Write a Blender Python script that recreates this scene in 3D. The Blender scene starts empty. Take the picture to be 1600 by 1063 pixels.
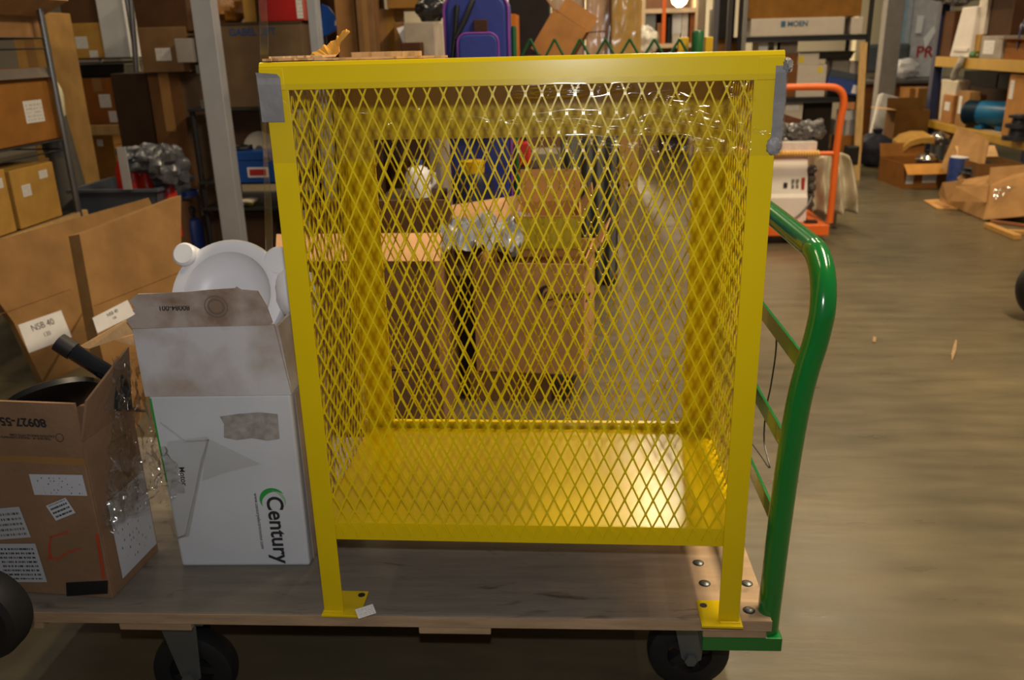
import bpy, math, random
import numpy as np
from mathutils import Vector, Matrix, noise
random.seed(7)
SC = bpy.context.scene
COL = SC.collection
# ------------------------------------------------------------------ camera
F_PX, YAW, PITCH, ROLL = 1337.9, .07983, .33521, -.02543
CAM = Vector((.46858, -1.31059, 1.26425))
_f = Vector((-math.sin(YAW)*math.cos(PITCH), math.cos(YAW)*math.cos(PITCH), -math.sin(PITCH)))
_r0 = Vector((math.cos(YAW), math.sin(YAW), 0)); _u0 = _r0.cross(_f)
_r = _r0*math.cos(ROLL)+_u0*math.sin(ROLL); _u = -_r0*math.sin(ROLL)+_u0*math.cos(ROLL)
cam = bpy.data.cameras.new('camera'); co = bpy.data.objects.new('camera', cam); COL.objects.link(co)
M = Matrix((( _r.x, _u.x, -_f.x, CAM.x), (_r.y, _u.y, -_f.y, CAM.y), (_r.z, _u.z, -_f.z, CAM.z), (0, 0, 0, 1)))
co.matrix_world = M
cam.sensor_width = 23.6; cam.lens = F_PX/1600*23.6; cam.clip_start = .05; cam.clip_end = 100
cam.dof.use_dof = True; cam.dof.focus_distance = 1.34; cam.dof.aperture_fstop = 4.0
SC.camera = co
# ------------------------------------------------------------------ light and exposure
SC.view_settings.view_transform = 'Standard'; SC.view_settings.look = 'None'
SC.view_settings.gamma = 1; SC.view_settings.exposure = 0.0; SC.view_settings.use_curve_mapping = False
wd = bpy.data.worlds.new('world'); SC.world = wd; wd.use_nodes = True
wd.node_tree.nodes['Background'].inputs[0].default_value = (1, .93, .82, 1)
wd.node_tree.nodes['Background'].inputs[1].default_value = .10
def strip(x, y0, y1, z, power, w=.12, col=(1, .80, .52)):
    l = bpy.data.lights.new('ceiling_tube_light', 'AREA'); l.shape = 'RECTANGLE'; l.size = w; l.size_y = y1-y0; l.energy = power; l.color = col
    o = bpy.data.objects.new('ceiling_tube_light', l); COL.objects.link(o); o.location = (x, (y0+y1)/2, z)
strip(2.36, -.2, 2.3, 4.3, 255, .4)
strip(1.3, 5.0, 7.4, 4.3, 110)
strip(.75, 9.6, 12.6, 2.9, 420, .3)
strip(-2.6, 4.4, 6.8, 4.3, 55)
strip(-1.9, .2, 2.2, 4.3, 30, .3)
strip(4.6, .8, 2.6, 4.3, 24)
strip(3.0, 5.4, 7.4, 4.3, 40)
# the camera's own pop-up flash, just above the lens, beam tipped slightly up
fl_ = bpy.data.lights.new('camera_flash', 'SPOT'); fl_.energy = 38; fl_.color = (1, .99, 1.0); fl_.shadow_soft_size = .015; fl_.spot_size = math.radians(116); fl_.spot_blend = 1
fo_ = bpy.data.objects.new('camera_flash', fl_); COL.objects.link(fo_)
_fd = (_f+_u*math.tan(math.radians(6))).normalized()
fo_.rotation_euler = _fd.to_track_quat('-Z', 'Y').to_euler(); fo_.location = CAM+_u*.115-_f*.02
# ------------------------------------------------------------------ helpers
def ray(px, py): return _f+_r*((px-800)/F_PX)-_u*((py-531.5)/F_PX)
def P(px, py, X=None, Y=None, Z=None):
    d = ray(px, py)
    t = (X-CAM.x)/d.x if X is not None else (Y-CAM.y)/d.y if Y is not None else (Z-CAM.z)/d.z
    return CAM+d*t
def S(r, g, b):
    f = lambda c: (c/255/12.92 if c <= 10 else ((c/255+.055)/1.055)**2.4)
    return (f(r), f(g), f(b), 1)
_mats = {}
def mat(key, color, rough=.6, metal=0, var=.12, scale=14, bump=0, bscale=60, spec=.5, coat=0, stretch=(1, 1, 1)):
    if key in _mats: return _mats[key]
    m = bpy.data.materials.new(key); m.use_nodes = True; nt = m.node_tree; N = nt.nodes; L = nt.links
    b = N['Principled BSDF']; b.inputs['Roughness'].default_value = rough; b.inputs['Metallic'].default_value = metal
    b.inputs['Specular IOR Level'].default_value = spec; b.inputs['Coat Weight'].default_value = coat
    tc = N.new('ShaderNodeTexCoord'); mp = N.new('ShaderNodeMapping'); mp.inputs['Scale'].default_value = stretch
    L.new(tc.outputs['Object'], mp.inputs[0])
    no = N.new('ShaderNodeTexNoise'); no.inputs['Scale'].default_value = scale; no.inputs['Detail'].default_value = 5
    L.new(mp.outputs[0], no.inputs['Vector'])
    cr = N.new('ShaderNodeValToRGB'); e = cr.color_ramp.elements
    e[0].position = .3; e[1].position = .7
    e[0].color = tuple(c*(1-var) for c in color[:3])+(1,); e[1].color = tuple(min(1, c*(1+var)) for c in color[:3])+(1,)
    L.new(no.outputs[0], cr.inputs[0]); L.new(cr.outputs[0], b.inputs['Base Color'])
    if bump:
        n2 = N.new('ShaderNodeTexNoise'); n2.inputs['Scale'].default_value = bscale; n2.inputs['Detail'].default_value = 3
        L.new(mp.outputs[0], n2.inputs['Vector'])
        bp = N.new('ShaderNodeBump'); bp.inputs['Strength'].default_value = bump; bp.inputs['Distance'].default_value = .004
        L.new(n2.outputs[0], bp.inputs['Height']); L.new(bp.outputs[0], b.inputs['Normal'])
    _mats[key] = m; return m
def card(key, rgb, var=.16): return mat('cardboard_'+key, S(*rgb), .85, 0, var, 9, .25, 90, .25)
def paper_print(key, base=(215, 212, 210), ink=(60, 60, 62), lines=9, fill=.55):
    k = 'print_'+key
    if k in _mats: return _mats[k]
    m = bpy.data.materials.new(k); m.use_nodes = True; nt = m.node_tree; N = nt.nodes; L = nt.links; b = N['Principled BSDF']
    b.inputs['Roughness'].default_value = .75
    uv = N.new('ShaderNodeTexCoord'); sp = N.new('ShaderNodeSeparateXYZ'); L.new(uv.outputs['UV'], sp.inputs[0])
    def math_(op, a, bb=None):
        n = N.new('ShaderNodeMath'); n.operation = op
        if hasattr(a, 'links'): L.new(a, n.inputs[0])
        else: n.inputs[0].default_value = a
        if bb is not None:
            if hasattr(bb, 'links'): L.new(bb, n.inputs[1])
            else: n.inputs[1].default_value = bb
        return n.outputs[0]
    row = math_('MULTIPLY', sp.outputs[1], lines)
    band = math_('GREATER_THAN', math_('FRACT', row), .55)
    cmb = N.new('ShaderNodeCombineXYZ'); L.new(math_('MULTIPLY', sp.outputs[0], 26), cmb.inputs[0]); L.new(math_('FLOOR', row), cmb.inputs[1])
    wn = N.new('ShaderNodeTexNoise'); wn.inputs['Scale'].default_value = 1; L.new(cmb.outputs[0], wn.inputs['Vector'])
    ch = math_('GREATER_THAN', wn.outputs[0], fill)
    inside = math_('MULTIPLY', math_('LESS_THAN', math_('ABSOLUTE', math_('SUBTRACT', sp.outputs[0], .5)), .42), math_('LESS_THAN', math_('ABSOLUTE', math_('SUBTRACT', sp.outputs[1], .5)), .43))
    fac = math_('MULTIPLY', math_('MULTIPLY', band, ch), inside)
    mx = N.new('ShaderNodeMix'); mx.data_type = 'RGBA'; mx.inputs[6].default_value = S(*base); mx.inputs[7].default_value = S(*ink)
    L.new(fac, mx.inputs[0]); L.new(mx.outputs[2], b.inputs['Base Color'])
    _mats[k] = m; return m
def film(key, gloss=.2, rough=.08, tint=(.96, .96, .96)):
    k = 'film_'+key
    if k in _mats: return _mats[k]
    m = bpy.data.materials.new(k); m.use_nodes = True; N = m.node_tree.nodes; L = m.node_tree.links; N.remove(N['Principled BSDF'])
    t = N.new('ShaderNodeBsdfTransparent'); t.inputs[0].default_value = tint+(1,)
    g = N.new('ShaderNodeBsdfGlossy'); g.inputs['Roughness'].default_value = rough; g.inputs['Color'].default_value = (1, 1, 1, 1)
    lw = N.new('ShaderNodeLayerWeight'); lw.inputs[0].default_value = .25
    mr = N.new('ShaderNodeMapRange'); mr.inputs[1].default_value = 0; mr.inputs[2].default_value = 1; mr.inputs[3].default_value = gloss*.15; mr.inputs[4].default_value = min(1, gloss*2.5)
    L.new(lw.outputs[1], mr.inputs[0])
    mx = N.new('ShaderNodeMixShader'); L.new(mr.outputs[0], mx.inputs[0]); L.new(t.outputs[0], mx.inputs[1]); L.new(g.outputs[0], mx.inputs[2])
    L.new(mx.outputs[0], N['Material Output'].inputs[0]); _mats[k] = m; return m

class MB:
    def __init__(s): s.v = []; s.f = []; s.uv = None
    def add(s, vs, fs):
        n = len(s.v); s.v += [tuple(p) for p in vs]; s.f += [tuple(i+n for i in f) for f in fs]; return s
    def box(s, x0, x1, y0, y1, z0, z1):
        return s.add([(x, y, z) for x in (x0, x1) for y in (y0, y1) for z in (z0, z1)],
                     [(0, 1, 3, 2), (4, 6, 7, 5), (0, 4, 5, 1), (2, 3, 7, 6), (0, 2, 6, 4), (1, 5, 7, 3)])
    def hexa(s, a, b):   # two quads (matching order) -> solid
        return s.add(list(a)+list(b), [(3, 2, 1, 0), (4, 5, 6, 7)]+[(i, (i+1) % 4, 4+(i+1) % 4, 4+i) for i in range(4)])
    def prism(s, poly, off):   # planar polygon extruded by vector
        n = len(poly); o = Vector(off); a = [Vector(p) for p in poly]
        return s.add(a+[p+o for p in a], [tuple(range(n-1, -1, -1)), tuple(range(n, 2*n))]+[(i, (i+1) % n, n+(i+1) % n, n+i) for i in range(n)])
    def tube(s, path, r, seg=12, closed=False, flat=None):
        pts = [Vector(p) for p in path]; n = len(pts); rr = r if isinstance(r, (list, tuple)) else [r]*n
        up = None; rings = []
        for i, p in enumerate(pts):
            a = pts[(i-1) % n] if (i > 0 or closed) else p; b = pts[(i+1) % n] if (i < n-1 or closed) else p
            t = (b-a).normalized()
            if up is None:
                up = Vector((0, 0, 1)) if abs(t.z) < .9 else Vector((1, 0, 0))
            sd = t.cross(up).normalized(); up = sd.cross(t).normalized()
            rings.append([p+(sd*math.cos(2*math.pi*k/seg)+up*math.sin(2*math.pi*k/seg)*(flat or 1))*rr[i] for k in range(seg)])
        vs = [q for rg in rings for q in rg]; fs = []
        m = n if closed else n-1
        for i in range(m):
            for k in range(seg):
                fs.append((i*seg+k, i*seg+(k+1) % seg, ((i+1) % n)*seg+(k+1) % seg, ((i+1) % n)*seg+k))
        if not closed: fs += [tuple(range(seg-1, -1, -1)), tuple((n-1)*seg+k for k in range(seg))]
        return s.add(vs, fs)
    def cyl(s, a, b, r, seg=16, r2=None): return s.tube([a, b], [r, r if r2 is None else r2], seg)
    def lathe(s, prof, axis_o=(0, 0, 0), mtx=None, seg=28, caps=True):   # prof: (radius, height) about local z
        mtx = mtx or Matrix.Translation(axis_o); vs = []; fs = []; n = len(prof)
        for r, h in prof:
            for k in range(seg): vs.append(mtx @ Vector((r*math.cos(2*math.pi*k/seg), r*math.sin(2*math.pi*k/seg), h)))
        for i in range(n-1):
            for k in range(seg): fs.append((i*seg+k, i*seg+(k+1) % seg, (i+1)*seg+(k+1) % seg, (i+1)*seg+k))
        if caps: fs += [tuple(range(seg-1, -1, -1)), tuple((n-1)*seg+k for k in range(seg))]
        return s.add(vs, fs)
    def blob(s, c, r, seed=0, amp=.2, fr=3., nu=20, nv=12, flatz=None):
        vs = []; fs = []
        for j in range(nv+1):
            for i in range(nu):
                th = math.pi*j/nv; ph = 2*math.pi*i/nu
                d = Vector((math.sin(th)*math.cos(ph), math.sin(th)*math.sin(ph), math.cos(th)))
                k = 1+amp*noise.noise(d*fr+Vector((seed*7.3, seed, 0)))+amp*.5*noise.noise(d*fr*2.7+Vector((0, seed*3.1, 2)))
                v = Vector((d.x*r[0]*k, d.y*r[1]*k, d.z*r[2]*k))
                if flatz is not None: v.z = max(v.z, flatz)
                vs.append(Vector(c)+v)
        for j in range(nv):
            for i in range(nu): fs.append((j*nu+i, (j+1)*nu+i, (j+1)*nu+(i+1) % nu, j*nu+(i+1) % nu))
        return s.add(vs, fs)
    def build(s, name, m, parent=None, smooth=False, bevel=0, loc=None):
        me = bpy.data.meshes.new(name); me.from_pydata(s.v, [], s.f); me.update()
        me.materials.append(m)
        if smooth:
            me.polygons.foreach_set('use_smooth', [True]*len(me.polygons)); me.set_sharp_from_angle(angle=math.radians(38))
        o = bpy.data.objects.new(name, me); COL.objects.link(o)
        if parent: o.parent = parent
        if loc: o.location = loc
        if bevel:
            b = o.modifiers.new('bevel', 'BEVEL'); b.width = bevel; b.segments = 2; b.limit_method = 'ANGLE'
        return o
def tag(o, label=None, cat=None, group=None, kind=None):
    if label: o['label'] = label
    if cat: o['category'] = cat
    if group: o['group'] = group
    if kind: o['kind'] = kind
    return o
def thing(name, label, cat, loc=(0, 0, 0), rz=0, group=None):
    o = bpy.data.objects.new(name, None); COL.objects.link(o); o.empty_display_size = .05
    o.location = loc; o.rotation_euler = (0, 0, math.radians(rz)); return tag(o, label, cat, group)
def structure(name, mb, m): return tag(mb.build(name, m), kind='structure')
def sheet(name, w, h, m, parent, loc, rot=(90, 0, 0), th=.0006):   # thin printed sheet with UVs, normal = local +z, centred
    me = bpy.data.meshes.new(name)
    v = [(-w/2, -h/2, th), (w/2, -h/2, th), (w/2, h/2, th), (-w/2, h/2, th), (-w/2, -h/2, 0), (w/2, -h/2, 0), (w/2, h/2, 0), (-w/2, h/2, 0)]
    me.from_pydata(v, [], [(0, 1, 2, 3), (7, 6, 5, 4), (0, 4, 5, 1), (1, 5, 6, 2), (2, 6, 7, 3), (3, 7, 4, 0)]); me.materials.append(m)
    u = me.uv_layers.new(name='UVMap')
    for i, c in enumerate([(0, 0), (1, 0), (1, 1), (0, 1)]): u.data[i].uv = c
    for i in range(4, 24): u.data[i].uv = (.02, .02)
    o = bpy.data.objects.new(name, me); COL.objects.link(o); o.parent = parent; o.location = loc
    o.rotation_euler = [math.radians(a) for a in rot]; return o
def text(body, size, m, parent, loc, rot=(90, 0, 0), name='printed_text', sx=1, bold=0):
    c = bpy.data.curves.new(name, 'FONT'); c.body = body; c.size = size; c.align_x = 'CENTER'; c.align_y = 'CENTER'; c.extrude = .0002; c.offset = bold
    c.materials.append(m); o = bpy.data.objects.new(name, c); COL.objects.link(o); o.parent = parent; o.location = loc
    o.rotation_euler = [math.radians(a) for a in rot]; o.scale = (sx, 1, 1); return o

# ------------------------------------------------------------------ materials
YEL = mat('yellow_powder_coat', S(214, 184, 10), .22, 0, .03, 5, 0, 260, .45)
GRN = mat('green_gloss_enamel', S(6, 108, 40), .16, 0, .05, 4, 0, 60, .6, .5)
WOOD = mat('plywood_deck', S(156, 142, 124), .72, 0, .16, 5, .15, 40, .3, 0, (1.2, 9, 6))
WOODE = mat('raw_timber', S(165, 138, 108), .8, 0, .2, 6, .2, 50, .3, 0, (1.5, 6, 9))
LATH = mat('pale_pine', S(196, 160, 104), .75, 0, .14, 8, .1, 60, .3, 0, (6, 6, 1))
RUB = mat('black_rubber', S(25, 24, 25), .6, 0, .15, 20, .1, 120, .4)
GMET = mat('grey_zinc_steel', S(120, 124, 124), .42, .75, .1, 12)
CHR = mat('chrome_wire', S(150, 152, 155), .3, .85, .08, 12)
STEEL = mat('galvanised_post', S(180, 182, 190), .42, .35, .08, 5)
BLACK = mat('black_plastic', S(24, 24, 26), .4, 0, .1, 20)
DARKST = mat('dark_steel', S(40, 38, 40), .5, .3, .1, 10)
WHITE = mat('white_card', S(200, 202, 206), .7, 0, .06, 7, .1, 70, .3)
DIRTW = mat('grimy_white_card', S(184, 182, 184), .8, 0, .17, 7, .25, 40, .25)
PLASW = mat('white_plastic', S(232, 232, 236), .38, 0, .03, 6)
PAPER = mat('white_paper', S(220, 218, 220), .7, 0, .05, 20)
TAPE = mat('brown_packing_tape', S(150, 112, 66), .25, 0, .1, 8)
GREYP = mat('grey_corner_tape', S(128, 125, 124), .5, 0, .12, 30, .3, 80)
INK = mat('black_ink', S(38, 36, 38), .8, 0, .05)
INKB = mat('blue_ink', S(40, 70, 120), .8, 0, .05)
INKG = mat('green_ink', S(40, 150, 60), .7, 0, .05)
INKR = mat('red_ink', S(170, 40, 40), .7, 0, .05)
ORN = mat('orange_enamel', S(226, 104, 34), .4, 0, .07, 6, 0, 60, .5)
BLUE = mat('blue_enamel', S(24, 72, 150), .45, 0, .08, 8)
RED = mat('red_plastic', S(200, 40, 22), .35, 0, .1, 10)
MUST = mat('mustard_beam_paint', S(176, 136, 40), .5, 0, .14, 6)
TOTE = mat('grey_tote_plastic', S(74, 80, 92), .45, 0, .06, 8)
TAN, BRN, ORB, DRK = card('tan', (190, 148, 98)), card('brown', (150, 112, 72)), card('amber', (146, 96, 40)), card('dark', (92, 64, 42))
OCH = card('ochre', (178, 136, 66)); PALE = card('pale', (214, 172, 122))
def foil(key, rgb, rough=.25): return mat('bag_'+key, S(*rgb), rough, 0, .35, 18, .8, 22, .7)

def paint_deck_wear_and_shade():
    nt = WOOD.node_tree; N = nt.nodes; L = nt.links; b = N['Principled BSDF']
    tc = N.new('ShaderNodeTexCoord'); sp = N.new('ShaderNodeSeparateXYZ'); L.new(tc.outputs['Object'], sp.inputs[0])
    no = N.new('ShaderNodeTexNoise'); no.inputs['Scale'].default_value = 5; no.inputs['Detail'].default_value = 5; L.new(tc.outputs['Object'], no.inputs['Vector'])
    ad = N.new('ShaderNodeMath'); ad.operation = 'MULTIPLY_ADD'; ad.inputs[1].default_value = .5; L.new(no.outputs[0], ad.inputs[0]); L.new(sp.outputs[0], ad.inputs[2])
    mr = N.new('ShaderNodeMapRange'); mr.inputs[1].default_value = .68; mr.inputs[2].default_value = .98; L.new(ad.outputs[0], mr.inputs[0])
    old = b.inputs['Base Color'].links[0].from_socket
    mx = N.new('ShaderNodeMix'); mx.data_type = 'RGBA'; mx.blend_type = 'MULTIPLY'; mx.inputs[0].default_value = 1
    c = N.new('ShaderNodeMix'); c.data_type = 'RGBA'; c.inputs[6].default_value = (.57, .61, .67, 1); c.inputs[7].default_value = (1.25, 1.06, .86, 1); L.new(mr.outputs[0], c.inputs[0])  # painted light: cool grey shade over the middle, warm lamp-lit tone at right end
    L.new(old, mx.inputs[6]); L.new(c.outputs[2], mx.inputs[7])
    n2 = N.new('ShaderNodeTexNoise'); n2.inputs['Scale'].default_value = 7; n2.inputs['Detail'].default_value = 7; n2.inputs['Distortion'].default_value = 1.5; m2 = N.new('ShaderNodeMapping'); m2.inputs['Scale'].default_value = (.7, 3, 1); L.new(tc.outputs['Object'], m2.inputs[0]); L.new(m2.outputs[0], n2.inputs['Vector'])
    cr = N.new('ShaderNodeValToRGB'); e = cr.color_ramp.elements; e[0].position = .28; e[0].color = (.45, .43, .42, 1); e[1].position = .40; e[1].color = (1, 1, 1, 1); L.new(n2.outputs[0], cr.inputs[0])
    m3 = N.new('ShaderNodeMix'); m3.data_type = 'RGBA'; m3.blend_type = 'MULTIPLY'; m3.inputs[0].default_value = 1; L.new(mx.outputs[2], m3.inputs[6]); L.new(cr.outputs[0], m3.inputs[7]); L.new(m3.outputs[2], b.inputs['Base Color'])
paint_deck_wear_and_shade()
# ------------------------------------------------------------------ carton builder
def carton_local(root, w, d, h, m, open_=False, flaps=(), tape=True, labels=(), lip=None, sidelabels=()):
    """root at bottom centre of the front face; body runs into +y"""
    b = MB()
    if open_:
        t = .006
        b.box(-w/2, w/2, 0, t, 0, h).box(-w/2, w/2, d-t, d, 0, h).box(-w/2, -w/2+t, t, d-t, 0, h).box(w/2-t, w/2, t, d-t, 0, h).box(-w/2+t, w/2-t, t, d-t, 0, t)
        b.build('box_body', m, root)
    else:
        b.box(-w/2, w/2, 0, d, 0, h); b.build('box_body', m, root, bevel=min(.004, w/12, h/12, d/12))
        if tape:
            tw = min(.03, w*.16)
            MB().box(-tw, tw, -.0008, d*.98, h, h+.0008).box(-tw, tw, -.0008, 0, h*.72, h).build('packing_tape', TAPE, root)
    for side, ang, ln, fm in flaps:   # side f/b/l/r, angle above horizontal (90 = straight up)
        a = math.radians(ang); c, s_ = math.cos(a)*ln, math.sin(a)*ln; t = .004
        q = {'f': [(-w/2, 0, h), (w/2, 0, h), (w/2, -c, h+s_), (-w/2, -c, h+s_)], 'b': [(-w/2, d, h), (w/2, d, h), (w/2, d+c, h+s_), (-w/2, d+c, h+s_)],
             'l': [(-w/2, 0, h), (-w/2, d, h), (-w/2-c, d, h+s_), (-w/2-c, 0, h+s_)], 'r': [(w/2, 0, h), (w/2, d, h), (w/2+c, d, h+s_), (w/2+c, 0, h+s_)]}[side]
        q = [Vector(p) for p in q]; n = (q[1]-q[0]).cross(q[2]-q[1]).normalized()
        MB().prism(q, n*t).build('flap', fm or m, root)
    for i, (u, v, lw, lh) in enumerate(labels):
        sheet('shipping_label', lw*w, lh*h, paper_print('label%d' % (len(labels)*3+i % 3), lines=6+i % 4), root, ((u-.5)*w, -.0012, v*h))
    for (u, v, lw, lh, sd) in sidelabels:
        sheet('shipping_label', lw*d, lh*h, paper_print('side', lines=8), root, (sd*(w/2+.0012), u*d, v*h), (90, 0, 90*sd))
    return root
def carton(label, l, t, r, b, Y, d, m, rot=0, z=None, cat='box', name='carton', group=None, **k):
    xm = (l+r)/2; pb = P(xm, b, Y=Y); pt = P(xm, t, Y=Y)
    w = (P(r, (t+b)/2, Y=Y)-P(l, (t+b)/2, Y=Y)).length/max(.3, math.cos(math.radians(rot))); z0 = pb.z if z is None else z
    o = thing(name, label, cat, (pb.x, Y, z0), rot, group)
    return carton_local(o, w, d, pt.z-z0, m, **k)
def carton_side(label, l, t, r, b, X, d, m, face=1, z=None, cat='box', name='carton', group=None, **k):
    ym = (t+b)/2; a = P(l, ym, X=X); c = P(r, ym, X=X); xm = (l+r)/2
    pb = P(xm, b, X=X); pt = P(xm, t, X=X); z0 = pb.z if z is None else z
    o = thing(name, label, cat, (X, (a.y+c.y)/2, z0), 90*face, group)
    return carton_local(o, abs(a.y-c.y), d, pt.z-z0, m, **k)
# ------------------------------------------------------------------ structure
def concrete():
    m = bpy.data.materials.new('polished_concrete'); m.use_nodes = True; nt = m.node_tree; N = nt.nodes; L = nt.links; b = N['Principled BSDF']
    tc = N.new('ShaderNodeTexCoord'); mp = N.new('ShaderNodeMapping'); L.new(tc.outputs['Object'], mp.inputs[0])
    n1 = N.new('ShaderNodeTexNoise'); n1.inputs['Scale'].default_value = .9; n1.inputs['Detail'].default_value = 8; n1.inputs['Roughness'].default_value = .62
    n2 = N.new('ShaderNodeTexNoise'); n2.inputs['Scale'].default_value = 9; n2.inputs['Detail'].default_value = 6
    m2 = N.new('ShaderNodeMapping'); m2.inputs['Scale'].default_value = (.35, 1.6, 1); L.new(tc.outputs['Object'], m2.inputs[0])
    for n, s in ((n1, mp), (n2, m2)): L.new(s.outputs[0], n.inputs['Vector'])
    c1 = N.new('ShaderNodeValToRGB'); e = c1.color_ramp.elements
    e[0].position = .32; e[0].color = S(86, 79, 62); e[1].position = .68; e[1].color = S(112, 101, 78)
    c2 = N.new('ShaderNodeValToRGB'); e = c2.color_ramp.elements
    e[0].position = .3; e[0].color = (.78, .78, .78, 1); e[1].position = .7; e[1].color = (1.08, 1.06, 1.02, 1)
    mx = N.new('ShaderNodeMix'); mx.data_type = 'RGBA'; mx.blend_type = 'MULTIPLY'; mx.inputs[0].default_value = 1
    L.new(n1.outputs[0], c1.inputs[0]); L.new(n2.outputs[0], c2.inputs[0]); L.new(c1.outputs[0], mx.inputs[6]); L.new(c2.outputs[0], mx.inputs[7])
    L.new(mx.outputs[2], b.inputs['Base Color'])
    rr = N.new('ShaderNodeMapRange'); rr.inputs[3].default_value = .2; rr.inputs[4].default_value = .42; L.new(n2.outputs[0], rr.inputs[0]); L.new(rr.outputs[0], b.inputs['Roughness'])
    bp = N.new('ShaderNodeBump'); bp.inputs['Strength'].default_value = .12; bp.inputs['Distance'].default_value = .02
    L.new(n2.outputs[0], bp.inputs['Height']); L.new(bp.outputs[0], b.inputs['Normal'])
    return m
structure('floor', MB().box(-8, 8, -4, 14, -.1, 0), concrete())
WALLM = mat('wall_paint', S(176, 168, 150), .8, 0, .05, 1.5)
structure('wall_back', MB().box(-8, 8, 13.0, 13.2, 0, 4.6), WALLM)
structure('wall_left', MB().box(-7.2, -7, -4, 13, 0, 4.6), mat('left_wall_paint', S(110, 104, 96), .8, 0, .05, 1.5))

# ------------------------------------------------------------------ platform cart
DZ = .265                      # top of deck
cart = thing('platform_cart', 'wooden platform cart with green tube handle carrying the yellow mesh cage', 'cart', (0, -.004, 0), 1.2)
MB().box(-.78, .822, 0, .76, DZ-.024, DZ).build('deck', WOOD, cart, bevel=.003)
MB().box(-.78, .822, -.0014, .0006, DZ-.0235, DZ-.0015).build('deck_edge', WOODE, cart)
for x0, x1 in ((-.74, -.55), (-.40, -.26), (.175, .31), (.70, .815)):
    MB().box(x0, x1, .004, .75, DZ-.043, DZ-.0242).build('cleat', WOODE, cart, bevel=.002)
for px, py in ((1091, 880), (1101, 912), (1167, 912), (1170, 954)):
    q = P(px, py, Z=DZ); q = cart.matrix_basis.inverted() @ q if False else Matrix.Rotation(-math.radians(1.2), 4, 'Z') @ (q-Vector((0, -.004, 0)))
    MB().lathe([(.0001, .0012), (.009, .0012), (.009, .0006), (.0115, .0002)], (q.x, q.y, DZ), seg=18).build('recess_ring', DARKST, cart)
    MB().lathe([(.0085, .0), (.0085, .002), (.006, .0036), (.0001, .0042)], (q.x+.0012, q.y-.0012, DZ), seg=18).build('carriage_bolt', GMET, cart, True)
for x, y, ang in ((-.30, .075, 15), (.70, .15, -20), (-.30, .66, 40), (.68, .62, 10)):
    R_ = .083
    w = MB().lathe([(.045, -.024), (.066, -.026), (.08, -.02), (R_, -.008), (R_, .008), (.08, .02), (.066, .026), (.045, .024)], mtx=Matrix.Translation((x, y, R_)) @ Matrix.Rotation(math.pi/2, 4, 'X'), seg=40, caps=False)
    wo = w.build('caster_wheel', RUB, cart, True)
    h = MB()
    h.lathe([(.014, -.03), (.014, .03)], mtx=Matrix.Translation((x, y, R_)) @ Matrix.Rotation(math.pi/2, 4, 'X'), seg=20)
    h.lathe([(.047, -.022), (.05, -.014), (.05, .014), (.047, .022)], mtx=Matrix.Translation((x, y, R_)) @ Matrix.Rotation(math.pi/2, 4, 'X'), seg=30, caps=False)
    for k in range(5):
        a = 2*math.pi*k/5+ang; c_, s_ = math.cos(a), math.sin(a); t = Vector((-s_, 0, c_))*.008
        p0 = Vector((x+c_*.012, y, R_+s_*.012)); p1 = Vector((x+c_*.049, y, R_+s_*.049)); yy = Vector((0, .014, 0))
        h.hexa([p0-t-yy, p0+t-yy, p1+t-yy, p1-t-yy], [p0-t+yy, p0+t+yy, p1+t+yy, p1-t+yy])
    h.build('hub', DARKST, wo, True)
    for sgn in (-1, 1):
        yy = y+sgn*.034
        MB().prism([(x-.045, yy, DZ-.052), (x+.03, yy, DZ-.052), (x+.022, yy, R_-.004), (x, yy, R_-.02), (x-.018, yy, R_)], (0, .004, 0)).build('caster_fork', GMET, cart, bevel=.001)
    MB().lathe([(.0001, .001), (.011, .001), (.013, -.006), (.013, -.01)], mtx=Matrix.Translation((x, y-.0345, R_)) @ Matrix.Rotation(math.pi/2, 4, 'X') @ Matrix.Scale(-1, 4, (0, 0, 1)), seg=6).build('axle_bolt', GMET, cart)
    MB().box(x-.055, x+.05, y-.045, y+.045, DZ-.052, DZ-.0432).build('caster_plate', GMET, cart)
# green handle, modelled in cart space: near upright at y~.03, far upright at y~.70
hp = [(.822, -.055), (.823, .0), (.827, .15), (.833, .30), (.841, .41), (.850, .475), (.859, .52), (.864, .555)]
def upright(y): return [Vector((x, y, DZ+z)) for x, z in hp]
arc = [Vector((.865+.006*math.sin(a_), .03+.095*(1-math.cos(a_)), DZ+.56+.095*math.sin(a_))) for a_ in [math.radians(x) for x in (10, 25, 40, 55, 70, 85)]]
arc.append(Vector((.873, .18, DZ+.6555)))
far = [Vector((p.x, .75-p.y, p.z)) for p in arc]
path = upright(.03)+arc+far[::-1]+upright(.72)[::-1]
def smooth_path(pts, n=4):
    out = []
    for i in range(len(pts)-1):
        p0, p1, p2, p3 = pts[max(0, i-1)], pts[i], pts[i+1], pts[min(len(pts)-1, i+2)]
        for k in range(n):
            t = k/n; out.append(.5*((2*p1)+(p2-p0)*t+(2*p0-5*p1+4*p2-p3)*t*t+(3*p1-p0-3*p2+p3)*t**3))
    return out+[pts[-1]]
hd = MB().tube(smooth_path(path, 9), .0205, 24).build('handle_tube', GRN, cart, True)
for xz in ((.850, .475), (.834, .322), (.828, .17)):
    MB().box(xz[0]-.003, xz[0]+.003, .034, .716, DZ+xz[1]-.017, DZ+xz[1]+.017).build('rung', GRN, cart, bevel=.001)
for y0 in (.004, .694):
    MB().box(.70, .845, y0, y0+.05, DZ-.072, DZ-.0432).build('handle_bracket', GRN, cart, bevel=.002)
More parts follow.
